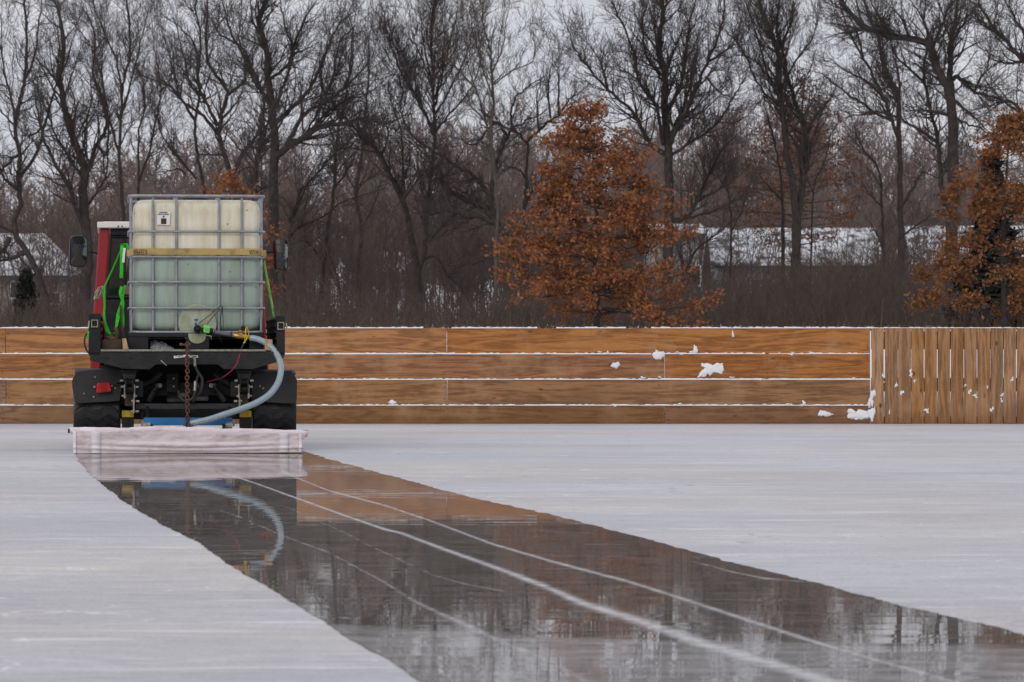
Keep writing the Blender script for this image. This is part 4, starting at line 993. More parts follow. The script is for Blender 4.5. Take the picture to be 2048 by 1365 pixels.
# ------------------------------------------------------------------ hose with brass valve
hose = thing('filling_hose', z3(1195, 800, -.12), 'thick grey blue hose curving from the tank outlet down to the blue beam', 'hose')
yh = YT - .09
b = MB(); b.tube(spline([z3(470, 340, yh), z3(560, 355, yh), z3(660, 375, yh)], 4), .0165, 12); b.build('pipe_stub', mat('grey_pipe', (.12, .135, .15), .45, var=.3, scale=30), hose, smooth=60)
b = MB()
for p, q_ in ((z3(640, 372, yh), 0), (z3(850, 397, yh), 1)): b.lathe([(.021, -.005), (.021, .005)], p, (1, 0, -.25), 16)
b.tube([z3(648, 305, yh - .02), z3(650, 345, yh - .02)], .003, 6); b.tube([z3(520, 390, yh - .015), z3(545, 450, yh - .015)], .002, 5)
b.build('hose_clamp', M['darksteel'], hose, smooth=40)
b = MB(); p0, p1 = z3(655, 372, yh), z3(840, 396, yh); ax = (p1 - p0).normalized(); ln = (p1 - p0).length
b.lathe([(.018, 0), (.018, .010)], p0, ax, 6); b.lathe([(.014, .008), (.017, .014), (.0215, ln * .35), (.0215, ln * .65), (.016, ln - .012)], p0, ax, 16)
b.lathe([(.018, ln - .014), (.018, ln - .002)], p0, ax, 6); b.lathe([(.017, -.004), (.020, .0), (.020, .006), (.014, .012)], z3(742, 335, yh), (.1, 0, 1), 14)
b.lathe([(.016, -.022), (.018, -.018), (.018, .0)], z3(742, 368, yh), (0, 1, 0), 14)
bv = b.build('brass_valve', M['brass'], hose, smooth=35)
b = MB(); b.lathe([(.0165, -.002), (.0175, .002), (.0175, .026), (.015, .031)], z3(763, 318, yh), (.30, 0, 1), 18); b.build('solenoid', M['black'], bv, smooth=35)
b = MB(); b.lathe([(.007, .006), (.007, -.004), (.004, -.006)], z3(808, 268, yh - .012), (0, 1, 0), 10); b.build('screw', M['wornsteel'], bv)
b = MB()
for pts in ([(800,280),(790,340),(805,400),(770,455)], [(806,285),(828,345),(815,395),(775,460)], [(800,300),(795,360),(785,420),(790,450)]):
    b.tube(spline([z3(x, y, yh - .026) for x, y in pts], 5), .0024, 6)
b.build('wire', M['yellowwire'], bv, smooth=60)
b = MB(); hp = [z3(845, 400, yh), z3(930, 418, yh - .02), z3(1040, 475, yh - .06), z3(1120, 570, yh - .10), z3(1160, 680, yh - .14), z3(1158, 790, yh - .17), z3(1120, 895, yh - .20), z3(1035, 1000, yh - .25), z3(900, 1085, -.20), z3(750, 1145, -.24), z3(560, 1208, -.28), z3(400, 1260, -.30), z3(222, 1300, -.30)]
sp_ = spline(hp, 12); b.tube(sp_, [.0232 + .0006 * (i % 2) for i in range(len(sp_))], 16); tube_ = b.build('hose_tube', M['hose'], hose, smooth=60)
b = MB(); e0, e1 = sp_[-1], sp_[-6]; b.lathe([(.012, -.008), (.0245, -.004), (.0255, .012)], e0, (e1 - e0), 14); b.build('hose_end', M['wornsteel'], hose, smooth=40)
# printed dashes along the hose
b = MB(); acc = sp_[84:150]
for i in range(0, len(acc) - 1):
    if i % 7 in (0, 6): continue
    p, q_ = acc[i], acc[i + 1]; up = Vector((0, 0, 1)); t = (q_ - p).normalized(); sidev = t.cross(Vector((0, -1, 0))).normalized()
    o_ = Vector((0, -.0236, 0)); m0 = p + (q_ - p) * .15; m1 = p + (q_ - p) * .75
    b.add([m0 + o_ - sidev * .003, m1 + o_ - sidev * .003, m1 + o_ + sidev * .003, m0 + o_ + sidev * .003], [(0, 1, 2, 3)])
b.build('hose_print', mat('grey_ink', (.13, .17, .2), .6), tube_)
pw_ = thing('power_wire', z3(580, 820, -.03), 'thin red wire hanging from the brass valve to below the bed', 'wire')
b = MB(); b.tube(spline([z3(745, 540, yh - .02), z3(728, 590, -.05), z3(712, 640, -.05), z3(690, 690, -.05), z3(640, 750, -.03), z3(560, 810, .02), z3(480, 840, .10), z3(385, 862, .20)], 6), .0034, 7); b.build('red_wire', M['pinkwire'], pw_, smooth=60)
b = MB(); b.tube([z3(772, 465, yh - .026), z3(742, 535, yh - .022)], .008, 8); b.tube([z3(512, 826, .05), z3(540, 818, .03)], .005, 7); b.build('tape_wrap', M['blackwire'], pw_, smooth=60)
# ------------------------------------------------------------------ lifting chain
ch = thing('lifting_chain', z3(180, 1310, -.12), 'rusty link chain hanging from the truck bed down to the blue beam', 'chain')
b = MB(); ztop, zbot = z3(180, 452, -.12).z, z3(180, 1325, -.12).z; xch = z3(180, 800, -.12).x; nl_ = 25; pit = (ztop - zbot) / nl_
for i in range(nl_):
    c = Vector((xch + .002 * math.sin(i), -.12 - (i / nl_) * .10, ztop - pit * (i + .5))); hl, hw_ = pit * .62, .0125
    u = Vector((1, 0, 0)) if i % 2 == 0 else Vector((.35, .94, 0))
    pts = []
    for k in range(14):
        a = 2 * math.pi * k / 14; pts.append(c + u * hw_ * math.cos(a) + Vector((0, 0, 1)) * ((hl - hw_) * (1 if math.sin(a) > .05 else -1 if math.sin(a) < -.05 else 0) + hw_ * math.sin(a)))
    b.tube(pts, .0052, 6, closed=True)
b.build('chain_link', M['rust'], ch, smooth=60)
b = MB(); p = z3(180, 470, -.10); b.tube([z3(100, 470, -.06), z3(215, 475, -.06)], .007, 8); b.lathe([(.012, -.01), (.012, .01)], z3(115, 470, -.06), (1, 0, 0), 6); b.lathe([(.013, -.006), (.013, .006)], z3(208, 474, -.06), (1, 0, 0), 8)
b.build('chain_pin', M['rust'], ch)

# ------------------------------------------------------------------ crumpled sheet in the pallet opening
p = z1(770, 1270, .24); sh_ = MB(); nx_, nz_ = 14, 8
g0, g1 = z1(704, 1200, .24), z1(885, 1282, .24); vs = []
for j in range(nz_ + 1):
    for i in range(nx_ + 1):
        u, v = i / nx_, j / nz_
        top = .55 + .35 * math.sin(u * 3.0 + .5) - .3 * u
        vs.append((g0.x + (g1.x - g0.x) * u + random.uniform(-.004, .004), .22 + .10 * v + random.uniform(-.018, .018), g1.z + (g0.z - g1.z) * v * top + random.uniform(-.006, .006)))
sh_.add(vs, [(j * (nx_ + 1) + i, j * (nx_ + 1) + i + 1, (j + 1) * (nx_ + 1) + i + 1, (j + 1) * (nx_ + 1) + i) for j in range(nz_) for i in range(nx_)])
o = sh_.build('plastic_sheet', M['sheet'])
o.location = (TX, TY, 0); o.rotation_euler = (0, 0, TH); md = o.modifiers.new('thick', 'SOLIDIFY'); md.thickness = .003
tag(o, 'crumpled grey plastic sheet stuffed in left opening under the tank', 'plastic sheet')

# ------------------------------------------------------------------ straps
strap = thing('tie_down_strap', (tcx, YT, z1(900, 530, YT).z), 'tan webbing strap with dark upside-down lettering round the tank cage', 'strap')
b = MB(); pts = []; off = .030
loop = rrect((tr_ - tl_) / 2 + off, TD / 2 + off, .09, 6)
zs = z1(900, 528, YT).z
ctr = [(tcx + x, tcy + y) for x, y in loop]
# front run from the left side, round the front to the right side
fr_pts = [(tl_ - off, YT + TD * .75, zs - .10), (tl_ - off, YT + .30, zs - .035)]
for i in range(14, 28): fr_pts.append((ctr[i][0], ctr[i][1], z1(900, 528, YT).z + (.006 if 17 < i < 24 else -.004)))
fr_pts[-1] = (fr_pts[-1][0], fr_pts[-1][1], fr_pts[-1][2] - .010)
fr_pts += [(tr_ + off, YT + .26, zs - .03), (tr_ + off, YT + .6, zs - .09), (tr_ + off, YT + TD * .75, zs - .14)]
fp = []
for p, q_ in zip(fr_pts, fr_pts[1:]):
    for k in range(3): fp.append(tuple(p[c] + (q_[c] - p[c]) * k / 3 for c in range(3)))
fp.append(fr_pts[-1]); wd_ = abs(z1(900, 503, YT).z - z1(900, 553, YT).z)
b.ribbon(fp, wd_, (0, 0, 1), .003); web = b.build('webbing', M['tanstrap'], strap)
def text_mesh(name, s, size, c, rotz180, m, parent, ext=.0006, narrow=1.0):
    cu = bpy.data.curves.new('t', 'FONT'); cu.body = s; cu.size = size; cu.align_x = 'CENTER'; cu.align_y = 'CENTER'; cu.extrude = ext
    to = bpy.data.objects.new('t', cu); COL.objects.link(to)
    dg = bpy.context.evaluated_depsgraph_get(); me = bpy.data.meshes.new_from_object(to.evaluated_get(dg))
    bpy.data.objects.remove(to); bpy.data.curves.remove(cu)
    mt = Matrix.Translation(Vector(c)) @ Matrix.Rotation(R(90), 4, 'X') @ Matrix.Rotation(R(180) if rotz180 else 0, 4, 'Z') @ Matrix.Diagonal((narrow, 1, 1, 1))
    me.transform(mt); me.materials.clear()
    return me
yw = YT - off - .0035
def letter(s, X, size, nar, yoff=0):
    p = z1(X, 526, yw); d = Vector(OFF[strap.name]); return text_mesh('l', s, size, Vector((p.x, yw + yoff, zs + .003)) - d, True, None, None, .0006, nar)
me = letter('KEEPER', 625, wd_ * 1.2, .56); me.name = 'lettering'; link_mesh('lettering', me, M['ink'], web)
me = letter('E IN USA', 1522, wd_ * 1.0, .46); me.name = 'lettering'; link_mesh('lettering', me, M['ink'], web)

gs = thing('ratchet_strap', z4(480, 1190, .25), 'slack bright green ratchet strap hanging in loops left of the tank', 'strap')
b = MB(); X_ = (1, 0, 0)
b.ribbon(spline([z4(680, 262, .35), z4(640, 320, .33), z4(560, 500, .28), z4(470, 692, .22)], 5), .012, (.75, .66, 0), .003)
b.ribbon(spline([z4(658, 262, .30), z4(650, 300, .27), z4(648, 420, .27), z4(646, 540, .27), z4(642, 612, .28)], 4), .026, X_, .003)
b.ribbon(spline([z4(640, 275, .30), z4(690, 255, .28), z4(708, 290, .28), z4(712, 360, .29)], 4), .022, X_, .003)
b.ribbon(spline([z4(455, 695, .2), z4(462, 780, .19), z4(468, 880, .2), z4(463, 1010, .2), z4(482, 1120, .19), z4(510, 1180, .18), z4(545, 1197, .18), z4(582, 1180, .2), z4(596, 1090, .22), z4(622, 960, .24), z4(655, 840, .25), z4(668, 740, .26), z4(684, 690, .26)], 6),
         [.030 - .016 * abs(math.sin(i * .12)) for i in range(73)], X_, .003)
b.ribbon(spline([z4(648, 700, .24), z4(632, 770, .24), z4(660, 860, .25), z4(655, 960, .25), z4(662, 1060, .26), z4(658, 1130, .27)], 5), .022, X_, .003)
gw = b.build('webbing', M['greenstrap'], gs)
b = MB(); c = z4(402, 765, .18)
pts = [z4(x, y, .18) for x, y in ((365, 835), (372, 765), (410, 712), (440, 700), (440, 760), (405, 830))]; b.tube(pts, .006, 6, closed=True)
pts = [z4(x, y, .165) for x, y in ((385, 805), (392, 760), (422, 730), (432, 752), (408, 800))]; b.tube(pts, .005, 6, closed=True)
b.lathe([(.013, -.02), (.013, .02)], z4(385, 820, .18), (1, .6, 0), 10); b.build('ratchet', M['wornsteel'], gs, smooth=50)
b = MB(); b.ribbon([z4(678, 295, .255), z4(670, 370, .25), z4(664, 448, .25)], .018, X_, .002); b.build('paper_tag', M['paper'], gs)
b = MB(); b.ribbon(spline([z4(632, 890, .22), z4(640, 950, .22), z4(632, 1040, .24), z4(655, 1150, .26), z4(668, 1230, .26)], 4), .016, X_, .004)
o = b.build('webbing', M['canvas'], gs)
gr = thing('ratchet_strap', z1(1665, 1020, .3), 'narrow green strap pulled tight down right side of the tank', 'strap')
b = MB(); b.ribbon(spline([z1(1585, 560, .45), z1(1597, 640, .42), z1(1625, 800, .36), z1(1650, 930, .32), z1(1668, 1030, .30)], 5), .020, (.5, .86, 0), .003); b.build('webbing', M['greenstrap'], gr)
b = MB(); b.ribbon(spline([z1(1592, 562, .40), z1(1606, 650, .37), z1(1636, 810, .33), z1(1664, 960, .29)], 5), .008, (.6, .8, 0), .003); b.build('webbing', M['tanstrap'], gr)
gt = thing('ratchet_strap', z4(300, 1245, .01), 'short green strap tail hanging beside the left bed post', 'strap')
b = MB(); b.ribbon(spline([z4(303, 1140, .03), z4(298, 1180, .0), z4(290, 1245, -.005)], 4), [.012] * 8 + [.020], X_, .003); b.build('webbing', M['greenstrap'], gt)

# ------------------------------------------------------------------ blue beam and trailing mat
bm_ = thing('tow_beam', z2(1000, 840, -.16), 'blue steel beam hung low behind the truck above the mat', 'beam')
b = MB(); pbox(b, z2, 660, 772, 1356, 832, -.20, .06); b.build('beam', M['blue'], bm_, bevel=.004)
b = MB()
for X in (690, 1335): b.lathe([(.02, -.03), (.026, -.02), (.026, .02)], z2(X, 836, -.215), (1, 0, 0), 12)
for X in (650, 1368): b.box(z2(X, 815, -.17), (.014, .04, .05))
b.build('beam_bracket', M['wornsteel'], bm_)
for X in (690, 1335):
    b = MB(); b.tube([z2(X, 825, -.18), z2(X, 800, .0), z2(X, 690, .16)], .014, 8); b.build('drag_arm', M['black'], bm_)
for X in (720, 1290):
    b = MB(); b.tube([z2(X, 832, -.2), z2(X, 862, -.4)], .012, 8); b.build('mat_arm', M['black'], bm_)
mt_ = thing('drag_mat', z2(1000, 1045, -.42), 'dirty white cloth mat trailing on the ice behind the truck', 'mat')
ym = -.40
b = MB(); b.tube([z2(62, 876, ym), z2(1000, 868, ym), z2(1952, 886, ym)], .016, 12); pole = b.build('mat_pole', M['black'], mt_, smooth=60)
NX, NZ = 150, 26
def edge_x(s, v):      # v 0 top .. 1 bottom, in crop columns
    return (80 + 26 * min(1, v * 6) if s < 0 else 1948 - 36 * min(1, v * 3.0))
def topy(u): return 846 + 6 * math.sin(u * 9) * (1 - u) + 26 * u ** 3 + (-8 if .25 < u < .45 else 0)
def cloth_pt(u, v, push=0.0):
    X = edge_x(-1, v) * (1 - u) + edge_x(1, v) * u
    ty = topy(u); by = 1056 - 10 * u
    Y = ty + 24 + (by - ty - 24) * v
    p = z2(X, Y, ym - .028)
    fold = .5 * .012 * math.sin(u * 23 + 2.5 * v) * v * (1 - v) * 1.5 + .005 * math.sin(3.1 * u * math.pi + 4.5 * v) * (1 - v) + .016 * math.exp(-((v - .45 - .22 * math.sin(math.pi * u * 1.0)) / .09) ** 2) * math.sin(math.pi * u) \
        + .010 * math.exp(-((v - .72 - .14 * math.sin(math.pi * u)) / .06) ** 2) + .006 * math.sin(u * 61 + v * 5) * v * (1 - v) + .003 * math.sin(u * 140 * .5 + 9 * v) * math.exp(-((v - .25) / .15) ** 2) * u
    p.y -= fold - .02 * v + push
    if v > .97: p.z = max(p.z, .003)
    return p
b = MB(); vs = [cloth_pt(i / NX, j / NZ) for j in range(NZ + 1) for i in range(NX + 1)]
fs = [(j * (NX + 1) + i, (j + 1) * (NX + 1) + i, (j + 1) * (NX + 1) + i + 1, j * (NX + 1) + i + 1) for j in range(NZ) for i in range(NX)]
b.add(vs, fs)
# part that trails under the pole, flat on the ice
vs = []
for j in range(6):
    for i in range(NX + 1):
        p = cloth_pt(i / NX, 1.0); vs.append((p.x, p.y + j * .09, max(.005, p.z * (1 - j / 2)) if j else p.z))
b.add(vs, [(j * (NX + 1) + i, j * (NX + 1) + i + 1, (j + 1) * (NX + 1) + i + 1, (j + 1) * (NX + 1) + i) for j in range(5) for i in range(NX)])
o = b.build('mat_cloth', M['cloth'], mt_, smooth=180); md = o.modifiers.new('thick', 'SOLIDIFY'); md.thickness = .006
# rolled hem round the pole
b = MB(); pts = []; rs = []
for i in range(121):
    u = i / 120; X = 78 + (1950 - 78) * u
    p = z2(X, topy(u) + 22 + 2 * math.sin(u * 31), ym - .004); pts.append(p); rs.append(.0205 + .0022 * math.sin(u * 17) + .0015 * math.sin(u * 47) + (.002 if .05 < u < .12 else 0))
b.tube(pts, rs, 16); b.build('rolled_hem', M['cloth'], mt_, smooth=60)
b = MB(); b.tube([p + Vector((0, -.004, -.022 + .003 * math.sin(i * .2))) for i, p in enumerate(pts)], .005, 8); b.build('hem_cord', M['cloth'], mt_, smooth=60)
for X0, X1 in ((248, 322), (1728, 1800), (104, 130), (1880, 1906)):
    b = MB(); vs = []
    for j in range(0, 25):
        v = .05 + .94 * j / 24
        for X in (X0, (X0 + X1) / 2, X1):
            l_, r_ = edge_x(-1, v), edge_x(1, v); vs.append(cloth_pt((X - l_) / (r_ - l_), v, .012))
    b.add(vs, [(j * 3 + i, (j + 1) * 3 + i, (j + 1) * 3 + i + 1, j * 3 + i + 1) for j in range(24) for i in range(2)])
    o = b.build('mat_band', M['clothband'], mt_, smooth=180); md = o.modifiers.new('thick', 'SOLIDIFY'); md.thickness = .003
b = MB(); i0, i1 = 5, 14; b.tube(pts[i0:i1], [r_ + .0015 for r_ in rs[i0:i1]], 16, cap=False); b.build('hem_band', M['clothband'], mt_, smooth=60)

# ------------------------------------------------------------------ driver
drv = thing('person', (swx, 2.80, .68), 'driver in dark jacket and blue mirrored sunglasses seen in the left mirror', 'person')
def skinned(name, nodes, edges, m, parent, root=0, sub=2):
    d = Vector(OFF.get(parent.name) or OFF.get(parent.parent.name))
    me = bpy.data.meshes.new(name); me.from_pydata([Vector(p) - d for p, r in nodes], edges, []); me.update()
    o = bpy.data.objects.new(name, me); COL.objects.link(o); o.parent = parent; me.materials.append(m)
    sk = o.modifiers.new('skin', 'SKIN'); sk.use_smooth_shade = True
    for i, (p, r) in enumerate(nodes):
        rr = r if isinstance(r, tuple) else (r, r); me.skin_vertices[0].data[i].radius = rr; me.skin_vertices[0].data[i].use_root = i == root
    s_ = o.modifiers.new('sub', 'SUBSURF'); s_.levels = s_.render_levels = sub
    return o
hx_, hy_, hz_ = HEADC
def S(x, y, z): return Vector((hx_ + x, hy_ + y, hz_ + z))
nodes = [(S(0, -.02, -.72), (.15, .11)), (S(0, -.03, -.5), (.14, .105)), (S(0, -.01, -.30), (.15, .10)), (S(0, -.01, -.17), .065), (S(0, .0, -.10), .058), (S(0, .012, -.03), (.072, .085)), (S(0, .008, .05), (.075, .092)), (S(0, .0, .11), (.05, .065)),
         (S(-.19, -.01, -.25), .06), (S(-.26, .10, -.46), .05), (S(-.17, .36, -.50), .036), (S(-.16, .44, -.49), .026),
         (S(.19, -.01, -.25), .06), (S(.26, .10, -.46), .05), (S(.17, .36, -.50), .036), (S(.16, .44, -.49), .026),
         (S(-.10, .05, -.74), .085), (S(-.12, .40, -.74), .06), (S(-.12, .50, -1.0), .045), (S(.10, .05, -.74), .085), (S(.12, .40, -.74), .06), (S(.12, .50, -1.0), .045)]
for s in (-1, 1):
    for k in range(4):
        nodes.append((S(s * .165 + (k - 1.5) * .002, .47, -.475 - k * .016), .009)); nodes.append((S(s * .17 + s * .004, .50, -.47 - k * .016), .008))
    nodes.append((S(s * .145, .46, -.46), .010)); nodes.append((S(s * .14, .49, -.455), .008))
ed = [(0, 1), (1, 2), (2, 3), (3, 4), (4, 5), (5, 6), (6, 7), (2, 8), (8, 9), (9, 10), (10, 11), (2, 12), (12, 13), (13, 14), (14, 15), (0, 16), (16, 17), (17, 18), (0, 19), (19, 20), (20, 21)]
for h_, base_ in ((11, 22), (15, 32)):
    for k in range(5): ed += [(h_, base_ + 2 * k), (base_ + 2 * k, base_ + 2 * k + 1)]
pb = skinned('body', nodes, ed, M['skin'], drv)
jn = [(S(0, -.02, -.70), (.17, .13)), (S(0, -.03, -.5), (.16, .125)), (S(0, -.01, -.30), (.17, .12)), (S(0, -.005, -.175), .085), (S(-.20, -.01, -.25), .075), (S(-.26, .10, -.46), .062), (S(-.18, .33, -.50), .048), (S(.20, -.01, -.25), .075), (S(.26, .10, -.46), .062), (S(.18, .33, -.50), .048)]
skinned('jacket', jn, [(0, 1), (1, 2), (2, 3), (2, 4), (4, 5), (5, 6), (2, 7), (7, 8), (8, 9)], M['jacket'], drv)
b = MB(); b.lathe([(.088, .0), (.090, .03), (.080, .07), (.05, .095), (.001, .105)], S(0, .0, .058), (0, 0, 1), 20); b.build('knit_cap', M['jacket'], drv, smooth=60)
b = MB(); b.lathe([(.004, .03), (.013, .012), (.016, -.004), (.004, -.008)], S(0, .105, -.012), (0, .25, 1), 10); b.lathe([(.002, 0), (.02, .003), (.02, .006)], S(0, .088, -.055), (0, 1, 0), 10)
for s in (-1, 1): b.lathe([(.018, -.004), (.022, .004), (.010, .010)], S(s * .078, -.002, .0), (s, 0, 0), 10)
b.build('face_features', M['skin'], drv, smooth=60)
b = MB()
for s in (-1, 1): b.prism([S(s * .006, .108, .043), S(s * .066, .086, .046), S(s * .066, .086, .012), S(s * .045, .098, .006), S(s * .010, .110, .014)], (0, .006, 0))
b.build('sunglasses', M['lensblue'], drv, bevel=.002)

# ------------------------------------------------------------------ trees
KZ = .4837
def rdir():
    v = rng.normal(size=3); return v / np.linalg.norm(v)
def grow(segs, p, d, ln, r, level, wig, upb, tips=None, n=None, kids=(5, 4), rmin=.006):
    """one branch and its twigs, level counts down to 0"""
    n = n or (5 if level >= 1 else 3)
    p = np.array(p, float); d = d / np.linalg.norm(d); st = ln / n; pts = [p]; rs = [r]
    for i in range(n):
        d = d + rdir() * wig + np.array([0, 0, upb]); d /= np.linalg.norm(d)
        p = p + d * st * rng.uniform(.8, 1.2); pts.append(p); rs.append(max(rmin * .7, r * (1 - .8 * (i + 1) / n)))
    for i in range(n): segs.append((*pts[i], rs[i], *pts[i + 1], rs[i + 1]))
    if tips is not None and level == 0: tips.append(pts[-1])
    if level > 0:
        k = kids[min(level, len(kids)) - 1]
        for j in range(k):
            t = rng.uniform(.2, 1.0) * n; i = min(n - 1, int(t)); f = t - i
            q = pts[i] * (1 - f) + pts[i + 1] * f; t_ = pts[i + 1] - pts[i]; t_ /= np.linalg.norm(t_)
            s = np.cross(t_, rdir()); s /= np.linalg.norm(s)
            ang = rng.uniform(.45, 1.0)
            grow(segs, q, t_ * math.cos(ang) + s * math.sin(ang), ln * rng.uniform(.35, .62), max(rmin, rs[i] * .55), level - 1, wig, upb, tips, None, kids, rmin)
def photo_tree(name, x0, D, limbs, label, cat, m='bark', wig=.29, upb=.10, dens=1.0, tl=1.0, group=None, leaves=None, gnarl=0.025, rmin=.0062):
    """limbs: [radius, [(x, y), ...]] in crop pixels; first one is the trunk"""
    s = F / D
    def P(x, y, dd=0.0):
        px, py = x0 + x * KZ, y * KZ; d = D + dd
        return np.array(((px - 1024) / F * d, d, H + (HOR - py) / F * d))
    bx = x0 + limbs[0][1][0][0] * KZ; bX = (bx - 1024) / s; gz = hfun(bX, D) - .12
    paths = []; segs = []; tips = []
    for li, (r0, pts) in enumerate(limbs):
        if li == 0:
            p3 = [P(x, y) for x, y in pts]; p3[0][2] = min(p3[0][2], gz); dd0 = 0
        else:
            a = P(*pts[0]); best = 1e9; dep = 0
            for pp, _ in paths:
                for q in pp:
                    e = math.hypot(q[0] - a[0], q[2] - a[2])
                    if e < best: best = e; dep = q[1] - D
            k = rng.uniform(-.7, .7); acc = 0; p3 = []; last = a
            for i, (x, y) in enumerate(pts):
                b_ = P(x, y); acc += math.hypot(b_[0] - last[0], b_[2] - last[2]); last = b_
                p3.append(P(x, y, dep + k * acc))
        v = spline([Vector(p) for p in p3], 5)
        if gnarl: v = [q + Vector(rdir() * gnarl * min(1, i / 4)) for i, q in enumerate(v)]
        v = [q + Vector(rdir() * .02 * (1 if 0 < i else 0)) for i, q in enumerate(v)]
        rr = r0 * KZ / s; end = .28 if li else .30
        rs = [rr * (1 - (1 - end) * (i / (len(v) - 1)) ** .9) for i in range(len(v))]
        if li == 0: rs[0] *= 1.45; rs[1] *= 1.2
        paths.append(([np.array(q) for q in v], rs))
    tb = MB()
    for pp, rs in paths: tb.tube([Vector(q) for q in pp], rs, 8)
    # twigs along the limbs
    for li, (pp, rs) in enumerate(paths):
        ln = sum(np.linalg.norm(pp[i + 1] - pp[i]) for i in range(len(pp) - 1))
        nb = max(3, int(ln * 5.4 * dens * (0.45 if li == 0 else 1)))
        for j in range(nb):
            t = rng.uniform(.45 if li == 0 else .15, 1.0); t = t * (len(pp) - 1.001); i = int(t); f = t - i
            q = pp[i] * (1 - f) + pp[i + 1] * f; d = pp[i + 1] - pp[i]; d /= np.linalg.norm(d)
            s_ = np.cross(d, rdir()); s_ /= np.linalg.norm(s_); ang = rng.uniform(.35, 1.1)
            big = rng.random() < .25
            L_ = tl * (rng.uniform(1.6, 2.6) if big else rng.uniform(.6, 1.5)) * (.65 + .5 * min(1, rs[i] / .08))
            grow(segs, q, d * math.cos(ang) + s_ * math.sin(ang), L_, max(rmin * 1.1, min(.05, rs[i] * .5)), 2 if L_ > .95 else 1, wig, upb, tips, None, (5, 6), rmin)
        grow(segs, pp[-1], pp[-1] - pp[-2], tl * 1.8, rs[-1], 2, wig, upb, tips, None, (4, 5), rmin)
    root = empty(name, (bX, D, gz)); tag(root, label, cat, group)
    for v_ in tb.v: v_ -= root.location
    tb.build('trunk', M[m], root, smooth=70)
    V, Q = seg_arrays(segs); V = V - np.array(root.location)
    o = link_mesh('crown', np_mesh('crown', V, Q), M['twig'] if m != 'barkpale' else M['barkpale'], root)
    if leaves:
        nlf, lm, size, ylim = leaves
        LV, LQ = leaf_quads(tips, nlf, size); LV = LV - np.array(root.location)
        link_mesh('leaves', np_mesh('leaves', LV, LQ), M[lm], root)
    return root, tips
def leaf_quads(centres, per, size, spread=.12):
    C_ = np.repeat(np.array(centres), per, axis=0); n = len(C_)
    C_ = C_ + rng.normal(size=(n, 3)) * spread
    a = rng.normal(size=(n, 3)); a /= np.linalg.norm(a, axis=1)[:, None]
    r = rng.normal(size=(n, 3)); b = np.cross(a, r); b /= np.linalg.norm(b, axis=1)[:, None]
    c = np.cross(a, b)
    s = (size * rng.uniform(.4, 1.4, n))[:, None]
    V = np.stack([C_ - a * s, C_ - b * s * .55 + c * s * .15, C_ + a * s, C_ + b * s * .55 + c * s * .15], axis=1).reshape(-1, 3)
    Q = np.arange(4 * n).reshape(n, 4); return V, Q

TREE_G = 'bare trees in the row beyond the rink fence'
def bt(*a, **k): return photo_tree('bare_tree', *a, 'tree', group=TREE_G, **k)
# region A (origin x=0)
bt(0, 150, [[15, [(195,1365),(190,1240),(165,1160),(120,1060),(70,980),(60,900),(85,850),(75,740),(80,640),(60,520),(80,430),(100,330),(110,200),(105,60),(95,-30)]],
  [7, [(60,960),(30,950),(-10,930)]], [13, [(110,1040),(70,1060),(30,1075),(-20,1085)]], [12, [(40,985),(20,1030),(-20,1060)]], [8, [(80,790),(20,740),(0,700),(-30,640)]], [8, [(80,640),(50,660),(0,720),(-20,760)]],
  [8, [(78,740),(150,640),(180,540),(215,420),(235,330),(245,200),(235,110)]], [7, [(65,500),(40,380),(10,250),(5,100)]], [6, [(95,340),(140,250),(165,80),(170,20)]], [6, [(185,520),(130,560),(80,560)]], [5, [(60,520),(20,480),(-20,430)]]],
  'leaning bare tree at the far left with low forked limbs', dens=1.0)
bt(0, 150, [[27, [(345,1365),(350,1180),(365,1080),(355,960),(345,860),(345,760),(352,715),(330,640),(290,540),(265,440),(248,330),(262,200),(250,90)]],
  [11, [(350,730),(372,690),(400,600),(440,520),(420,400),(385,300),(395,180),(380,100)]], [12, [(345,930),(315,870),(280,760),(235,690),(190,600),(170,540),(150,420)]], [8, [(345,740),(300,680),(260,610),(230,560),(200,470),(170,400)]],
  [7, [(310,590),(295,520),(270,420),(290,330),(320,240)]], [8, [(400,600),(440,640),(450,520),(440,420)]], [6, [(370,690),(350,590),(360,500),(380,400),(370,300)]], [7, [(350,860),(400,800),(440,720),(445,620)]], [6, [(280,770),(230,760),(190,720)]]],
  'thick dark bare tree just left of the red truck cab', dens=1.0)
bt(0, 165, [[10, [(518,1365),(515,1100),(510,900),(500,760),(495,640),(505,400),(520,300),(540,200),(530,60),(520,-60)]],
  [6, [(495,640),(470,560),(440,460),(425,350),(390,230),(340,140),(290,80)]], [5, [(505,400),(480,250),(440,160),(400,60),(380,-30)]], [5, [(500,480),(545,330),(580,180),(610,60)]], [4, [(498,600),(540,520),(600,460)]], [4, [(425,350),(420,220),(440,100)]]],
  'tall slim straight bare tree behind left edge of the tank', dens=1.3, tl=.95, upb=.2)
bt(0, 160, [[7, [(560,1365),(568,1000),(570,780),(575,700),(575,540),(600,440),(585,330),(560,260)]], [6, [(573,760),(620,620),(650,470),(665,370),(640,200),(630,90)]], [4, [(660,380),(700,340),(720,250)]]],
  'thin two-stemmed bare tree behind the left half of the tank', dens=1.2, tl=.9, upb=.2)
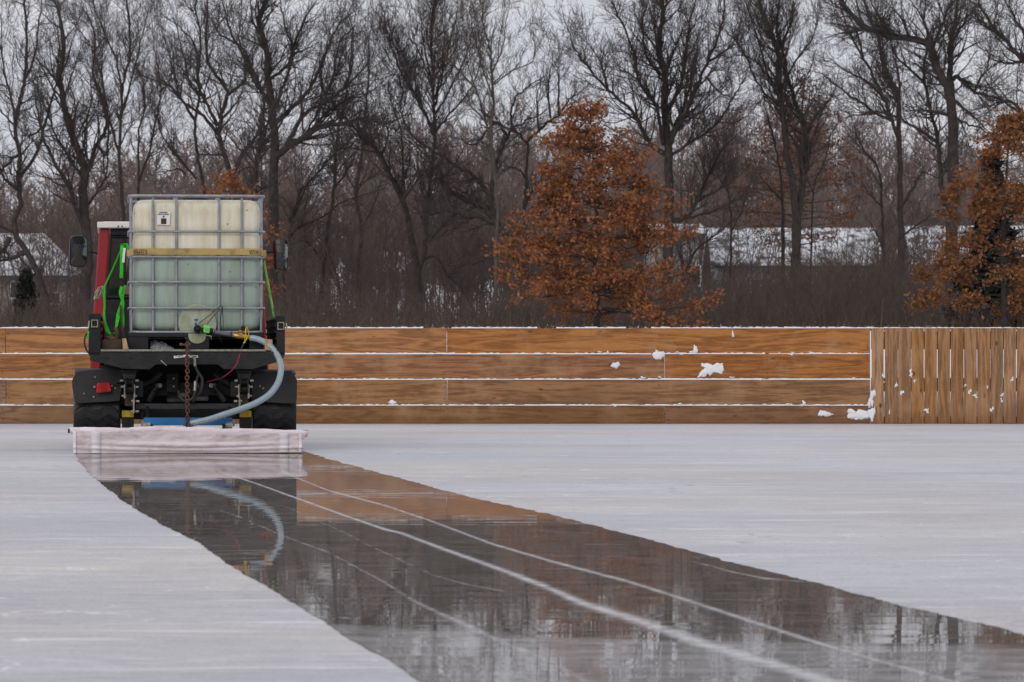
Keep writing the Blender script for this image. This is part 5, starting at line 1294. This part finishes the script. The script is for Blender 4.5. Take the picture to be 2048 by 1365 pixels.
# region B (origin x=300)
bt(300, 155, [[9, [(240,1365),(235,1000),(220,760),(195,640),(185,500),(205,400),(200,300),(210,150),(190,60),(195,-20)]], [7, [(188,500),(120,400),(60,340),(10,330),(-40,310)]], [5, [(120,400),(100,300),(70,180)]], [5, [(205,400),(160,330),(130,200),(100,80)]], [6, [(190,740),(110,640),(50,560),(30,480)]], [5, [(150,720),(110,700),(40,720)]]],
  'slender bare tree rising behind the tank label', dens=1.2)
bt(300, 152, [[15, [(352,1365),(350,1000),(345,760),(325,700),(310,640),(285,560),(295,480),(318,380),(250,280),(230,190),(240,60)]], [9, [(285,560),(220,480),(150,430),(90,380)]], [8, [(280,520),(230,420),(195,340),(190,200),(110,100)]],
  [7, [(312,400),(390,330),(370,200),(280,130),(330,40)]], [11, [(345,720),(380,640),(430,580),(455,520),(470,430)]], [6, [(300,490),(360,420),(400,320)]], [5, [(310,640),(240,640),(180,640)]], [6, [(345,760),(380,700),(440,690)]]],
  'forked bare tree behind right half of the tank', dens=1.0)
bt(300, 145, [[27, [(495,1365),(508,1100),(510,950),(512,750),(515,600),(505,450),(490,330),(480,200),(450,100),(480,0)]], [17, [(515,650),(580,600),(650,560),(720,520),(800,510),(870,495),(960,510)]], [10, [(560,610),(640,470),(720,430),(790,380),(870,300)]],
  [11, [(510,520),(560,470),(650,380),(700,290),(740,180),(790,90)]], [9, [(505,450),(430,330),(400,250),(340,150),(310,50)]], [8, [(490,330),(560,280),(600,180),(640,80),(690,0)]], [8, [(455,560),(470,420),(440,310),(370,170),(380,60)]],
  [13, [(430,1365),(435,770),(445,660),(470,560),(500,470)]], [8, [(650,560),(720,480),(800,420),(880,400)]], [8, [(520,440),(560,330),(590,220),(560,110),(540,20)]], [7, [(700,290),(720,380),(760,330),(800,200)]], [7, [(720,420),(760,300),(780,180),(850,110)]],
  [8, [(505,760),(460,780),(440,760)]], [7, [(790,380),(830,300),(840,200)]], [7, [(600,600),(640,560),(700,440),(710,330)]]],
  'biggest bare tree with thick dark trunk right of the tank', dens=1.15, tl=1.05)
bt(300, 158, [[10, [(690,1365),(715,1150),(735,960),(760,800),(770,600),(800,450),(830,250),(840,120)]], [8, [(560,1365),(555,1180),(572,990),(620,800),(680,730),(760,640),(850,560),(930,480)]], [6, [(575,985),(620,940),(700,905),(800,835),(900,800)]], [6, [(715,1150),(690,1050),(640,1000),(590,1010)]], [5, [(762,780),(820,700),(870,580)]], [5, [(600,880),(650,760),(700,640)]]],
  'slim crooked bare tree beside the right truck mirror', dens=1.0, upb=.05)
bt(300, 170, [[11, [(868,1365),(865,1100),(875,950),(852,800),(880,600),(900,400),(905,200)]], [6, [(800,1365),(780,1180),(760,1110),(740,1050)]], [5, [(870,960),(920,860),(960,740)]], [5, [(855,800),(810,700),(790,560)]]],
  'dark bare tree in the gap right of the truck mirror', dens=1.1)
# region C (origin x=680)
bt(680, 150, [[18, [(330,1345),(320,1120),(290,960),(270,860),(220,750),(165,640),(110,580),(30,500)]], [11, [(322,1140),(350,1030),(360,900),(370,780),(390,560),(385,350),(380,200),(385,60),(400,-40)]], [6, [(385,560),(330,420),(260,320),(215,200),(180,60)]], [5, [(375,620),(300,560),(250,460),(255,350),(140,130)]],
  [6, [(388,560),(430,500),(500,420),(545,360),(580,250)]], [5, [(387,450),(410,380),(430,280),(460,150),(490,40)]], [5, [(383,350),(350,200),(330,50)]], [5, [(388,540),(300,380),(240,230),(200,100)]], [8, [(365,1000),(430,930),(480,890),(530,870)]], [5, [(265,840),(262,700),(250,540),(210,430)]],
  [5, [(390,480),(450,380),(520,240),(550,120)]], [5, [(170,650),(200,560),(180,470)]], [5, [(150,620),(80,560),(40,560)]], [4, [(386,400),(360,300),(310,180),(290,60)]], [4, [(386,420),(420,300),(430,160),(420,30)]], [6, [(335,1080),(400,1060),(440,1130),(510,1210),(560,1300)]]],
  'fan-shaped bare tree with two forked stems at picture centre', dens=1.35, upb=.2)
bt(680, 142, [[8, [(640,1365),(642,1200),(650,900),(643,760),(635,650),(600,500),(560,370),(500,300),(420,210)]], [7, [(640,740),(625,560),(635,420),(625,280),(620,200),(590,90),(600,-20)]], [4, [(640,350),(700,300),(800,250),(800,140)]], [4, [(635,420),(560,180),(540,60)]], [4, [(600,500),(540,440),(470,400)]], [4, [(630,300),(670,200),(690,90)]], [3, [(560,370),(530,270),(520,150)]]],
  'pale slim bare tree left of the orange oak', m='barkpale', dens=1.3, tl=.9, upb=.15)
bt(680, 146, [[24, [(780,1352),(760,1200),(740,1080),(690,980),(640,920),(600,860),(530,830),(440,780),(430,725)]], [11, [(640,920),(560,900),(480,880),(400,880),(350,900)]], [11, [(640,900),(600,780),(560,730),(470,680),(400,630),(320,600)]], [8, [(740,1060),(640,1060),(560,1090),(460,1110)]], [11, [(650,920),(625,800),(660,650),(700,560),(720,530),(800,480)]],
  [7, [(530,830),(470,800),(400,830),(340,820)]], [6, [(560,730),(500,760),(440,720)]], [7, [(690,560),(640,510),(560,600),(500,570)]], [6, [(600,860),(560,850),(520,800),(460,840)]], [5, [(560,900),(500,930),(430,980)]]],
  'gnarled leaning dark oak with crooked bare limbs left of the orange oak', wig=.38, upb=.02, dens=.8, gnarl=.07, tl=.8)
bt(680, 152, [[9, [(785,1365),(770,1000),(765,840),(770,740),(775,600),(720,540),(660,520),(600,470)]], [8, [(775,585),(840,520),(900,480),(950,410),(1000,380)]], [7, [(765,850),(800,790),(850,700)]], [6, [(722,540),(705,470),(730,400),(780,360),(850,310)]], [5, [(870,490),(860,350),(880,230)]], [5, [(905,475),(903,330),(890,260)]], [5, [(820,535),(815,420),(830,320)]], [6, [(770,740),(740,700),(680,690)]]],
  'angular bare snag with upright shoots just behind the orange oak top', wig=.33, upb=.16, dens=1.1, tl=.8, gnarl=.04)
# region D (origin x=1080)
bt(1080, 147, [[25, [(520,1365),(525,1180),(530,1000),(535,850),(528,600),(515,460),(515,320),(490,200),(510,60),(500,-40)]], [11, [(522,640),(470,610),(420,530),(380,460),(280,370),(200,280),(130,180)]], [9, [(510,600),(480,440),(410,340),(390,220),(340,100),(300,20)]], [12, [(535,600),(560,540),(600,480),(640,380),(690,260),(740,150),(760,40)]],
  [8, [(545,640),(640,580),(730,510),(800,400),(850,320)]], [9, [(520,480),(590,330),(610,160),(640,0)]], [7, [(515,320),(450,250),(420,120),(440,20)]], [7, [(512,330),(550,220),(590,130)]], [7, [(540,560),(600,420),(640,250),(650,150)]], [6, [(490,200),(470,100),(480,0)]], [6, [(690,260),(780,200),(830,170)]], [6, [(280,370),(250,260),(200,180)]],
  [11, [(545,915),(590,905),(640,850),(690,740),(740,640),(780,590)]], [7, [(650,835),(760,770),(765,730)]], [7, [(590,905),(700,880),(800,830)]], [6, [(690,320),(740,380),(800,410)]], [5, [(690,740),(680,690)]], [6, [(480,440),(440,370),(360,300),(320,290)]]],
  'big round-crowned bare tree right of the orange oak', dens=1.6)
bt(1080, 156, [[11, [(602,1365),(600,1200),(590,1100),(572,1040),(560,990)]], [7, [(600,1120),(650,1030),(740,960),(820,900)]], [5, [(590,1110),(580,1020),(590,960)]]],
  'short forked bare tree in front of the house gable', dens=1.0, tl=.8)
bt(1080, 153, [[6, [(780,1365),(785,1180),(790,950),(780,800),(760,650),(780,520)]], [4, [(788,960),(830,880),(860,800)]], [3, [(782,800),(740,740),(720,660)]]], 'thin straight bare sapling before the left end of the snowy roof', dens=.9, tl=.8, upb=.2)
# region E (origin x=1400)
bt(1400, 148, [[20, [(395,1365),(395,1100),(396,950),(388,800),(362,650),(350,550),(340,430),(320,300),(318,200),(260,60),(240,-40)]], [15, [(396,950),(412,860),(435,700),(430,520),(380,380),(345,230),(320,130),(325,20)]], [7, [(345,440),(290,330),(230,130),(190,20)]], [7, [(328,300),(345,180),(380,80),(390,-20)]], [6, [(330,440),(260,380),(200,260),(150,170),(90,120)]],
  [6, [(338,250),(300,150),(300,50),(310,-30)]], [5, [(350,330),(420,220),(470,150),(480,90)]], [5, [(320,200),(270,120),(250,20)]], [5, [(290,330),(240,260),(170,230),(110,240)]]],
  'tall twin-stemmed bare tree before middle of the snowy roof', dens=1.5, tl=.9, upb=.2)
bt(1400, 154, [[9, [(345,1365),(345,1000),(340,820),(330,700),(300,560),(280,480)]], [5, [(340,830),(290,780),(230,700)]]], 'dark bare stem close left of the twin-stemmed tree', dens=.8)
bt(1400, 155, [[5, [(460,1365),(462,950),(470,780),(520,650),(540,560)]], [3, [(468,800),(440,720),(450,640)]]], 'thin bare stem right of the twin-stemmed tree', dens=.8, tl=.8)
# region F (origin x=1640)
bt(1640, 149, [[15, [(350,1365),(335,1150),(335,950),(330,700),(325,500),(318,380),(290,330),(260,250),(240,150),(200,60),(180,-20)]], [9, [(327,580),(290,480),(250,370),(180,240),(120,130),(80,20)]], [7, [(300,500),(220,460),(130,400),(60,350),(0,300)]], [6, [(322,470),(330,330),(300,220),(280,120)]], [6, [(270,420),(200,340),(100,290),(40,240)]],
  [7, [(338,860),(380,790),(400,750),(430,715),(490,740)]], [5, [(240,460),(160,475),(70,490)]], [5, [(180,240),(150,120),(100,40)]], [6, [(335,980),(400,930),(460,890)]]],
  'slanting bare tree at the right end of the snowy roof', dens=1.3, tl=.95)
bt(1640, 157, [[9, [(272,1365),(265,1150),(260,980),(255,850),(240,700),(180,620),(150,560)]], [6, [(262,1020),(235,970),(210,925)]], [5, [(258,860),(200,800),(170,740)]]], 'small bare tree beside the roof end, forked low', dens=.9)
bt(1640, 140, [[29, [(552,1365),(548,1100),(545,900),(550,700),(550,500),(535,380),(480,280),(450,190),(370,160),(270,150),(170,100),(100,20)]], [16, [(550,520),(540,350),(540,180),(560,80),(570,-40)]], [8, [(540,180),(600,90),(660,0)]], [12, [(515,850),(500,740),(490,610),(470,500),(430,340),(438,220),(470,150)]], [9, [(500,640),(470,580),(380,520),(330,490),(230,460)]],
  [8, [(450,200),(440,120),(390,20)]], [7, [(470,190),(510,90),(545,0)]], [8, [(540,480),(450,460),(360,460)]], [11, [(548,330),(570,320),(640,380),(740,410),(840,480)]], [7, [(560,420),(620,470),(690,540)]], [7, [(430,340),(330,250),(290,180)]], [7, [(450,190),(520,120),(480,-10)]], [7, [(370,160),(340,80),(280,20)]], [6, [(640,380),(680,300),(760,250)]],
  [6, [(550,480),(600,510),(680,540),(720,600)]]],
  'massive dark bare tree with thick arching limbs at the right', dens=1.3)
bt(1640, 138, [[20, [(905,1365),(890,900),(880,650),(885,400),(900,300),(920,150)]], [12, [(900,300),(830,240),(760,160),(680,60),(650,-10)]], [9, [(900,200),(820,100),(780,20)]], [7, [(850,255),(760,262),(690,230)]], [9, [(882,520),(800,430),(740,420),(700,440)]], [8, [(885,660),(800,560),(760,500)]], [6, [(760,160),(700,120),(660,80)]]],
  'bare tree at the right border with limbs reaching in', dens=1.2)

# ------------------------------------------------------------------ orange oaks
def oak(name, label, D, base_px, top_py, base_py, env, n_br, per, size, m, spread=.11, groupk=None, seed=1, start=.08, rim=.45, bark='bark', tiers=0, thr=-.12, fq=1.1):
    """env: [(py, left px, right px)] outline of the crown"""
    s = F / D; bX = (base_px - 1024) / s; gz = hfun(bX, D) - .1
    ys = [e[0] for e in env]
    def zof(py): return H + (HOR - py) / s
    zt_ = zof(top_py); root = empty(name, (bX, D, gz)); tag(root, label, 'tree', groupk)
    tb = MB(); npt = 9; axis = []
    for i in range(npt):
        t = i / (npt - 1); z = gz + (zt_ - gz) * t; py = HOR - (z - H) * s
        c_ = (np.interp(py, ys, [e[1] for e in env]) + np.interp(py, ys, [e[2] for e in env])) / 2
        x = bX + ((c_ - base_px) / s) * (t ** 1.5) * .8; axis.append(Vector((x - bX, rng.uniform(-.03, .03), z - gz)))
    tb.tube(axis, [.085 * (1 - .88 * i / (npt - 1)) * D / 100 for i in range(npt)], 8)
    segs = []; tips = []
    for k in range(n_br):
        t = start + (1 - start) * ((k + rng.uniform(0, 1)) / n_br) ** .92
        if tiers: t = start + (1 - start) * (min(tiers - 1, int((t - start) / (1 - start) * tiers)) + .5 + rng.uniform(-.22, .22)) / tiers
        py = base_py + (top_py - base_py) * t; z0 = zof(py) - gz
        a = axis[0].lerp(axis[-1], 0); i = min(npt - 2, int(z0 / (zt_ - gz) * (npt - 1))); i = max(0, i)
        f = z0 / (zt_ - gz) * (npt - 1) - i; p0 = axis[i].lerp(axis[i + 1], f)
        az = k * 2.399 + rng.uniform(-.4, .4); ca = math.cos(az)
        e_ = py - rng.uniform(0, 12)
        l = np.interp(e_, ys, [q[1] for q in env]); r = np.interp(e_, ys, [q[2] for q in env])
        cpx = 1024 + (p0.x + bX) * s; reach = ((r - cpx) if ca > 0 else (cpx - l)) / s
        oth = ((r - l) / 2) / s
        rad = max(.12, reach * abs(ca) ** .35 + oth * (1 - abs(ca) ** .35)) * rng.uniform(.86, 1.12) * (1 - .16 * max(0, (t - .45) / .55))
        d = np.array([ca, math.sin(az), rng.uniform(-.12, .20) + .12 * t]); d /= np.linalg.norm(d)
        p = np.array(p0); pts = [p]; n = 7; dd = d.copy()
        for j in range(n):
            dd = dd + rdir() * .10; dd /= np.linalg.norm(dd); p = p + dd * rad / n; pts.append(p)
        r0 = .026 * (1 - .6 * t) * D / 100
        for j in range(n): segs.append((*pts[j], r0 * (1 - .8 * j / n), *pts[j + 1], r0 * (1 - .8 * (j + 1) / n)))
        nsub = max(4, int(rad * 9))
        for q in range(nsub):
            u = rng.uniform(rim * .5, 1.0) if rng.random() < .3 else rng.uniform(rim, 1.03)
            j = min(n - 1, int(u * n)); f = u * n - j; c = pts[j] * (1 - f) + pts[j + 1] * f
            d2 = dd * .5 + rdir() * .9; d2[2] = d2[2] * .55 + .08; d2 /= np.linalg.norm(d2)
            ln = rng.uniform(.18, .50) * min(1, rad + .3); tip = c + d2 * ln
            if mnoise.noise(Vector(tip) * fq + Vector((seed * 7.3, 0, 0))) < (thr if u < .82 else thr - .25): continue
            segs.append((*c, .009, *tip, .005)); tips.append(tip); tips.append(c + d2 * ln * .55)
    tb.build('trunk', M[bark], root, smooth=60)
    V, Q = seg_arrays(segs); link_mesh('branches', np_mesh('branches', V, Q), M['bark'], root)
    LV, LQ = leaf_quads(tips, per, size, spread); link_mesh('leaves', np_mesh('leaves', LV, LQ), M[m], root)
    return root
oak('leafy_oak', 'bright orange-brown cone-shaped oak keeping its dead leaves, left of the house', 100, 1192, 212, 650,
    [(205,1160,1192),(225,1134,1226),(262,1120,1242),(305,1062,1272),(325,1072,1292),(350,1074,1306),(395,1084,1330),(430,1060,1334),(462,1030,1366),(480,1022,1374),(505,1050,1300),(520,985,1268),(545,1000,1335),(570,1020,1358),(592,1082,1376),(615,1110,1420),(640,1152,1440),(660,1160,1430)],
    150, 10, .052, 'oakleaf', .085, seed=3, tiers=12, thr=-.03, fq=1.5, start=.015)
oak('leafy_oak', 'orange-brown oak with clumped leaves and dark gaps at the right border', 104, 2010, 235, 650,
    [(235,2010,2040),(262,1985,2060),(300,1955,2085),(350,1930,2100),(385,1890,2110),(420,1930,2110),(455,1895,2110),(500,1870,2115),(540,1848,2120),(600,1855,2120),(660,1840,2110)],
    90, 15, .055, 'oakleaf2', .09, seed=5, rim=.55, thr=.10, fq=.95, start=.015)
oak('leafy_oak', 'thin rust-coloured oak half hidden behind the twin-stemmed bare tree', 172, 1600, 150, 640,
    [(150,1595,1630),(180,1575,1650),(230,1530,1680),(300,1500,1700),(340,1480,1735),(400,1455,1735),(430,1450,1730),(450,1500,1690),(500,1490,1640),(560,1500,1600)],
    60, 3, .075, 'rustleaf', .20, seed=6, start=.30, rim=.5)
oak('leafy_oak', 'small orange oak mostly hidden behind the water tank', 120, 470, 352, 655,
    [(352,430,470),(375,405,500),(420,400,530),(470,400,552),(540,410,556),(600,420,545),(650,430,530)],
    40, 9, .06, 'oakleaf', .11, seed=8)

# dark spruces
def spruce(label, D, px, top, base, halfw, n=900):
    s = F / D; bX = (px - 1024) / s; gz = hfun(bX, D) - .05; hgt = (HOR - top) / s + H - gz
    root = empty('spruce_tree', (bX, D, gz)); tag(root, label, 'tree')
    b = MB(); b.tube([(0, 0, 0), (0, 0, hgt * .98)], [.09, .01], 7); b.build('trunk', M['bark'], root)
    cs = []
    for i in range(n):
        t = rng.random() ** .75; z = hgt * (1 - t * .97); rr = halfw / s * t * (0.75 + .25 * math.sin(z * 9)) * rng.uniform(.55, 1.1); a = rng.uniform(0, 6.283)
        cs.append((rr * math.cos(a), rr * math.sin(a), z - rr * .18))
    V, Q = leaf_quads(cs, 7, .10, .09); link_mesh('needles', np_mesh('needles', V, Q), M['needle'], root)
spruce('small dark spruce standing in front of the left house', 135, 52, 545, 655, 30, 420)
spruce('dark spruce standing behind the orange oak at the right border', 118, 1985, 300, 655, 105, 1500)
0 and spruce('dark evergreen between the right border and the massive tree', 126, 1915, 380, 655, 55, 900)

# ------------------------------------------------------------------ houses with snowy roofs
def house(label, x0, x1, ridge, eave, D, dep, wallm, wins=(), chim=None, hip=0.0):
    s = F / D; X0, X1 = (x0 - 1024) / s, (x1 - 1024) / s; cx = (X0 + X1) / 2
    gz = min(hfun(cx, D), hfun(cx, D + dep)) - .1; zr, ze = H + (HOR - ridge) / s - gz, H + (HOR - eave) / s - gz
    root = empty('house', (cx, D, gz)); tag(root, label, 'house'); hw = (X1 - X0) / 2
    b = MB(); b.box((0, dep / 2, ze / 2), (hw * 2 - .6, dep - .8, ze))
    if not hip: 
        for sx in (-1, 1): b.prism([(sx * (hw - .32), .42, ze), (sx * (hw - .32), dep - .42, ze), (sx * (hw - .32), dep / 2, zr - .12)], (-sx * .1, 0, 0))
    wl = b.build('wall', wallm, root)
    hp = hip * hw
    def slab(th0, th1, grow_, name, m, par, rag=0):
        b = MB()
        A = [(-hw - grow_, -grow_, ze + th0), (hw + grow_, -grow_, ze + th0), (hw - hp, dep / 2, zr + th0), (-hw + hp, dep / 2, zr + th0)]
        B = [(x, dep - y, z) for x, y, z in A]
        for q in (A, B): b.prism(q, (0, 0, th1 - th0))
        if hip:
            for sx in (0, 1): b.prism([A[sx], B[sx], A[2 + (1 - sx)]], (0, 0, th1 - th0))
        return b.build(name, m, par)
    rf = slab(-.12, 0, .0, 'roof', M['shingle'], root); slab(.01, .16, .06, 'roof_snow', M['roofsnow'], rf)
    for (wx0, wy0, wx1, wy1) in wins:
        a0, a1 = (wx0 - 1024) / s - cx, (wx1 - 1024) / s - cx; z1_, z0_ = H + (HOR - wy0) / s - gz, H + (HOR - wy1) / s - gz
        b = MB(); b.box(((a0 + a1) / 2, .37, (z0_ + z1_) / 2), (a1 - a0 + .16, .08, z1_ - z0_ + .16)); fr_ = b.build('window', M['trim'], root)
        b = MB(); b.box(((a0 + a1) / 2, .32, (z0_ + z1_) / 2), (a1 - a0, .04, z1_ - z0_)); b.build('pane', M['pane'], fr_)
    if chim:
        b = MB(); X = (chim - 1024) / s - cx; b.box((X, dep / 2, zr + .3), (.8, .8, 1.4)); b.build('chimney', M['siding2'], rf)
    return root
house('long grey house with a wide snowy roof behind the brush at right', 1424, 1768, 456, 532, 186, 9.5, M['siding'], [(1505, 560, 1520, 605), (1530, 560, 1545, 605), (1600, 560, 1625, 600)])
house('pale grey gabled house wing with snow on its ridge behind the orange oak', 1284, 1412, 450, 468, 180, 7.0, M['siding'], [(1372, 532, 1400, 570)])
house('house with a snowy roof behind the spruce at the right border', 1826, 2130, 452, 530, 190, 9.5, M['siding2'], [(1850, 550, 1870, 590)])
house('house with a snow-covered hip roof at left edge behind leaning trunk', -150, 128, 468, 552, 178, 9.0, M['siding2'], [(20, 565, 40, 595), (92, 588, 116, 606)], hip=.45)
house('distant blue-grey house glimpsed through the trees at picture centre', 755, 845, 505, 545, 235, 8.0, mat('blue_siding', (.22, .26, .31), .8), [(790, 552, 800, 570)])
# snowy bank and yard glimpses
b = MB()
for px, py, D, sx, sz in ((690, 527, 215, .55, .45), (868, 560, 210, 1.3, .45), (905, 575, 205, .8, .25), (980, 550, 205, .5, .3), (672, 520, 220, .3, .3)):
    p = WP(px, py, D); g = hfun(p.x, D); blob(b, (p.x, D, g - .05), sx * 1.6, 2.5, max(.4, p.z - g), 14, .25)
tag(b.build('snow_heap', M['snow'], smooth=70), kind='stuff', label='snow heaps glimpsed between the far trunks', cat='snow')

# ------------------------------------------------------------------ far wood, brush, dry grass (uncountable)
def far_wood():
    segs = []
    for i in range(620):
        D = rng.uniform(225, 400); s = F / D; px = rng.uniform(-160, 2210); x = (px - 1024) / s; g = hfun(x, D)
        top = np.interp(px, [-200, 0, 200, 420, 600, 760, 860, 960, 1060, 1200, 1300, 1420, 1560, 1650, 1760, 1850, 2000, 2200], [370, 360, 340, 310, 300, 285, 262, 268, 262, 300, 290, 262, 235, 240, 282, 300, 320, 330]) + rng.uniform(-45, 70)
        hh = H + (HOR - top) / s - g
        if hh < 3: continue
        p = np.array((x, D, g)); lean = rng.normal(size=2) * .04
        q = p + np.array((lean[0] * hh, lean[1] * hh, hh)); segs.append((*p, .10, *(p * .5 + q * .5), .07)); segs.append((*(p * .5 + q * .5), .07, *q, .02))
        for k in range(46):
            t = rng.uniform(.12, 1) ** .9; c = p + (q - p) * t; a = rng.uniform(0, 6.283); ln = hh * rng.uniform(.10, .30) * (1.15 - .75 * t)
            d = np.array((math.cos(a), math.sin(a), rng.uniform(.5, 1.6))); d /= np.linalg.norm(d); e = c + d * ln; segs.append((*c, .030, *e, .014))
            for m_ in range(7):
                u = rng.uniform(.2, 1); c2 = c + (e - c) * u; d2 = d + rdir() * .8; d2 /= np.linalg.norm(d2); segs.append((*c2, .016, *(c2 + d2 * ln * rng.uniform(.25, .6)), .009))
    V, Q = seg_arrays(segs); far_wood.data = (V, Q); o = link_mesh('far_wood', np_mesh('far_wood', V, Q), M['hazetwig'])
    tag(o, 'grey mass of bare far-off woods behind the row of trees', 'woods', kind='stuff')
far_wood()
def thicket():
    segs = []
    for i in range(1900):
        D = rng.uniform(152, 225); s = F / D; px = rng.uniform(-160, 2210)
        top = np.interp(px, [-200, 0, 120, 300, 560, 700, 900, 1100, 1300, 1400, 1480, 1700, 1790, 1850, 2000, 2200], [400, 410, 400, 420, 390, 380, 390, 400, 410, 430, 440, 440, 420, 420, 430, 430]) + 150 * rng.random() ** 1.3
        x = (px - 1024) / s; g = hfun(x, D); hh = H + (HOR - top) / s - g
        if hh < .5: continue
        if 1400 < px < 1800 and rng.random() < .12: continue
        p = np.array((x, D, g - .05)); d = np.array((rng.normal() * .10, rng.normal() * .1, 1.0)); n = 5; c = p
        for k in range(n):
            d = d + rdir() * .10; d /= np.linalg.norm(d); e = c + d * hh / n; r0 = .028 * (1 - k / n) + .006
            segs.append((*c, r0, *e, r0 * .8))
            for m_ in range(5 if k else 1):
                u = rng.random(); q = c + (e - c) * u; a = rng.uniform(0, 6.283); d2 = np.array((math.cos(a), math.sin(a), rng.uniform(.5, 1.6))); d2 /= np.linalg.norm(d2)
                ln = hh * rng.uniform(.08, .24); f_ = q + d2 * ln; segs.append((*q, .012, *f_, .006))
                for w_ in range(3):
                    d3 = d2 + rdir() * .7; d3 /= np.linalg.norm(d3); q2 = q + (f_ - q) * rng.uniform(.2, 1); segs.append((*q2, .007, *(q2 + d3 * ln * rng.uniform(.25, .6)), .005))
            c = e
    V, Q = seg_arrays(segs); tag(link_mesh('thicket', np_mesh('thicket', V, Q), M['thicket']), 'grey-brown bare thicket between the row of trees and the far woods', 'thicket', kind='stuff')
thicket()
def wood_behind():
    V, Q = far_wood.data; V = V.copy(); V[:, 1] = -60 - (V[:, 1] - 225) * .25; V[:, 2] = (V[:, 2] - 4) * .9; V[:, 0] *= 1.2
    tag(link_mesh('wood_behind', np_mesh('wood_behind', V, Q), M['brush']), 'bare dark woods behind the camera mirrored in truck mirrors', 'woods', kind='stuff')
wood_behind()
def brush():
    segs = []; straw = []
    for i in range(12500):
        D = rng.uniform(104, 150); s = F / D; px = rng.uniform(-160, 2210)
        top = np.interp(px, [-200, 0, 130, 300, 560, 700, 860, 960, 1100, 1300, 1440, 1560, 1660, 1740, 1820, 1900, 2000, 2200], [590, 600, 590, 585, 575, 580, 590, 585, 560, 570, 555, 535, 505, 500, 545, 590, 600, 600]) + rng.uniform(0, 70)
        x = (px - 1024) / s; g = hfun(x, D); hh = H + (HOR - top) / s - g
        if hh < .2: continue
        p = np.array((x, D, g - .05)); d = np.array((rng.normal() * .28, rng.normal() * .2, 1.0))
        is_s = rng.random() < (.09 if 560 < px < 1100 else .02)
        if is_s: hh *= .55
        n = 4; c = p
        for k in range(n):
            d = d + rdir() * .18; d /= np.linalg.norm(d); e = c + d * hh / n
            (straw if is_s else segs).append((*c, .0085 * (1 - .18 * k), *e, .0085 * (1 - .18 * (k + 1))))
            if not is_s:
                for m_ in range(2):
                    d2 = d + rdir() * .7; d2 /= np.linalg.norm(d2); segs.append((*e, .005, *(e + d2 * hh * rng.uniform(.1, .28)), .003))
            c = e
    V, Q = seg_arrays(segs); tag(link_mesh('brush', np_mesh('brush', V, Q), M['brush']), 'dense dark bare brush and saplings along the wood edge', 'brush', kind='stuff')
    V, Q = seg_arrays(straw); tag(link_mesh('dry_grass', np_mesh('dry_grass', V, Q), M['straw']), 'sparse tan dry stalks among the brush', 'grass', kind='stuff')
brush()

# ------------------------------------------------------------------ loose pieces of a part become parts of their own
def split_islands(o):
    me = o.data; n = len(me.vertices); par = list(range(n))
    def find(i):
        while par[i] != i: par[i] = par[par[i]]; i = par[i]
        return i
    for e in me.edges:
        a, b_ = find(e.vertices[0]), find(e.vertices[1])
        if a != b_: par[a] = b_
    groups = {}
    for p in me.polygons: groups.setdefault(find(p.vertices[0]), []).append(p.index)
    if len(groups) < 2: return
    sm = any(p.use_smooth for p in me.polygons)
    for gi, fl in enumerate(list(groups.values())):
        ids = {}; fs = []
        for f in fl: fs.append([ids.setdefault(v, len(ids)) for v in me.polygons[f].vertices])
        m2 = bpy.data.meshes.new(o.name.split('.')[0]); m2.from_pydata([me.vertices[v].co for v in ids], [], fs); m2.update()
        for m_ in me.materials: m2.materials.append(m_)
        if sm: m2.polygons.foreach_set('use_smooth', [True] * len(fs)); m2.set_sharp_from_angle(angle=R(45))
        c = o if gi == 0 else o.copy()
        if gi: COL.objects.link(c); c.parent = o.parent
        c.data = m2
for o in list(bpy.data.objects):
    if o.type == 'MESH' and o.name.split('.')[0] in ('bolt', 'suspension_arm', 'hose_clamp', 'beam_bracket', 'pull_tag', 'webbing', 'wire', 'shackle_plate', 'roof_screw', 'lamp_screw', 'hydraulic_line', 'line_fitting', 'clamp_band', 'clamp_screw', 'tape_wrap', 'tie_cord', 'gearbox'):
        split_islands(o)
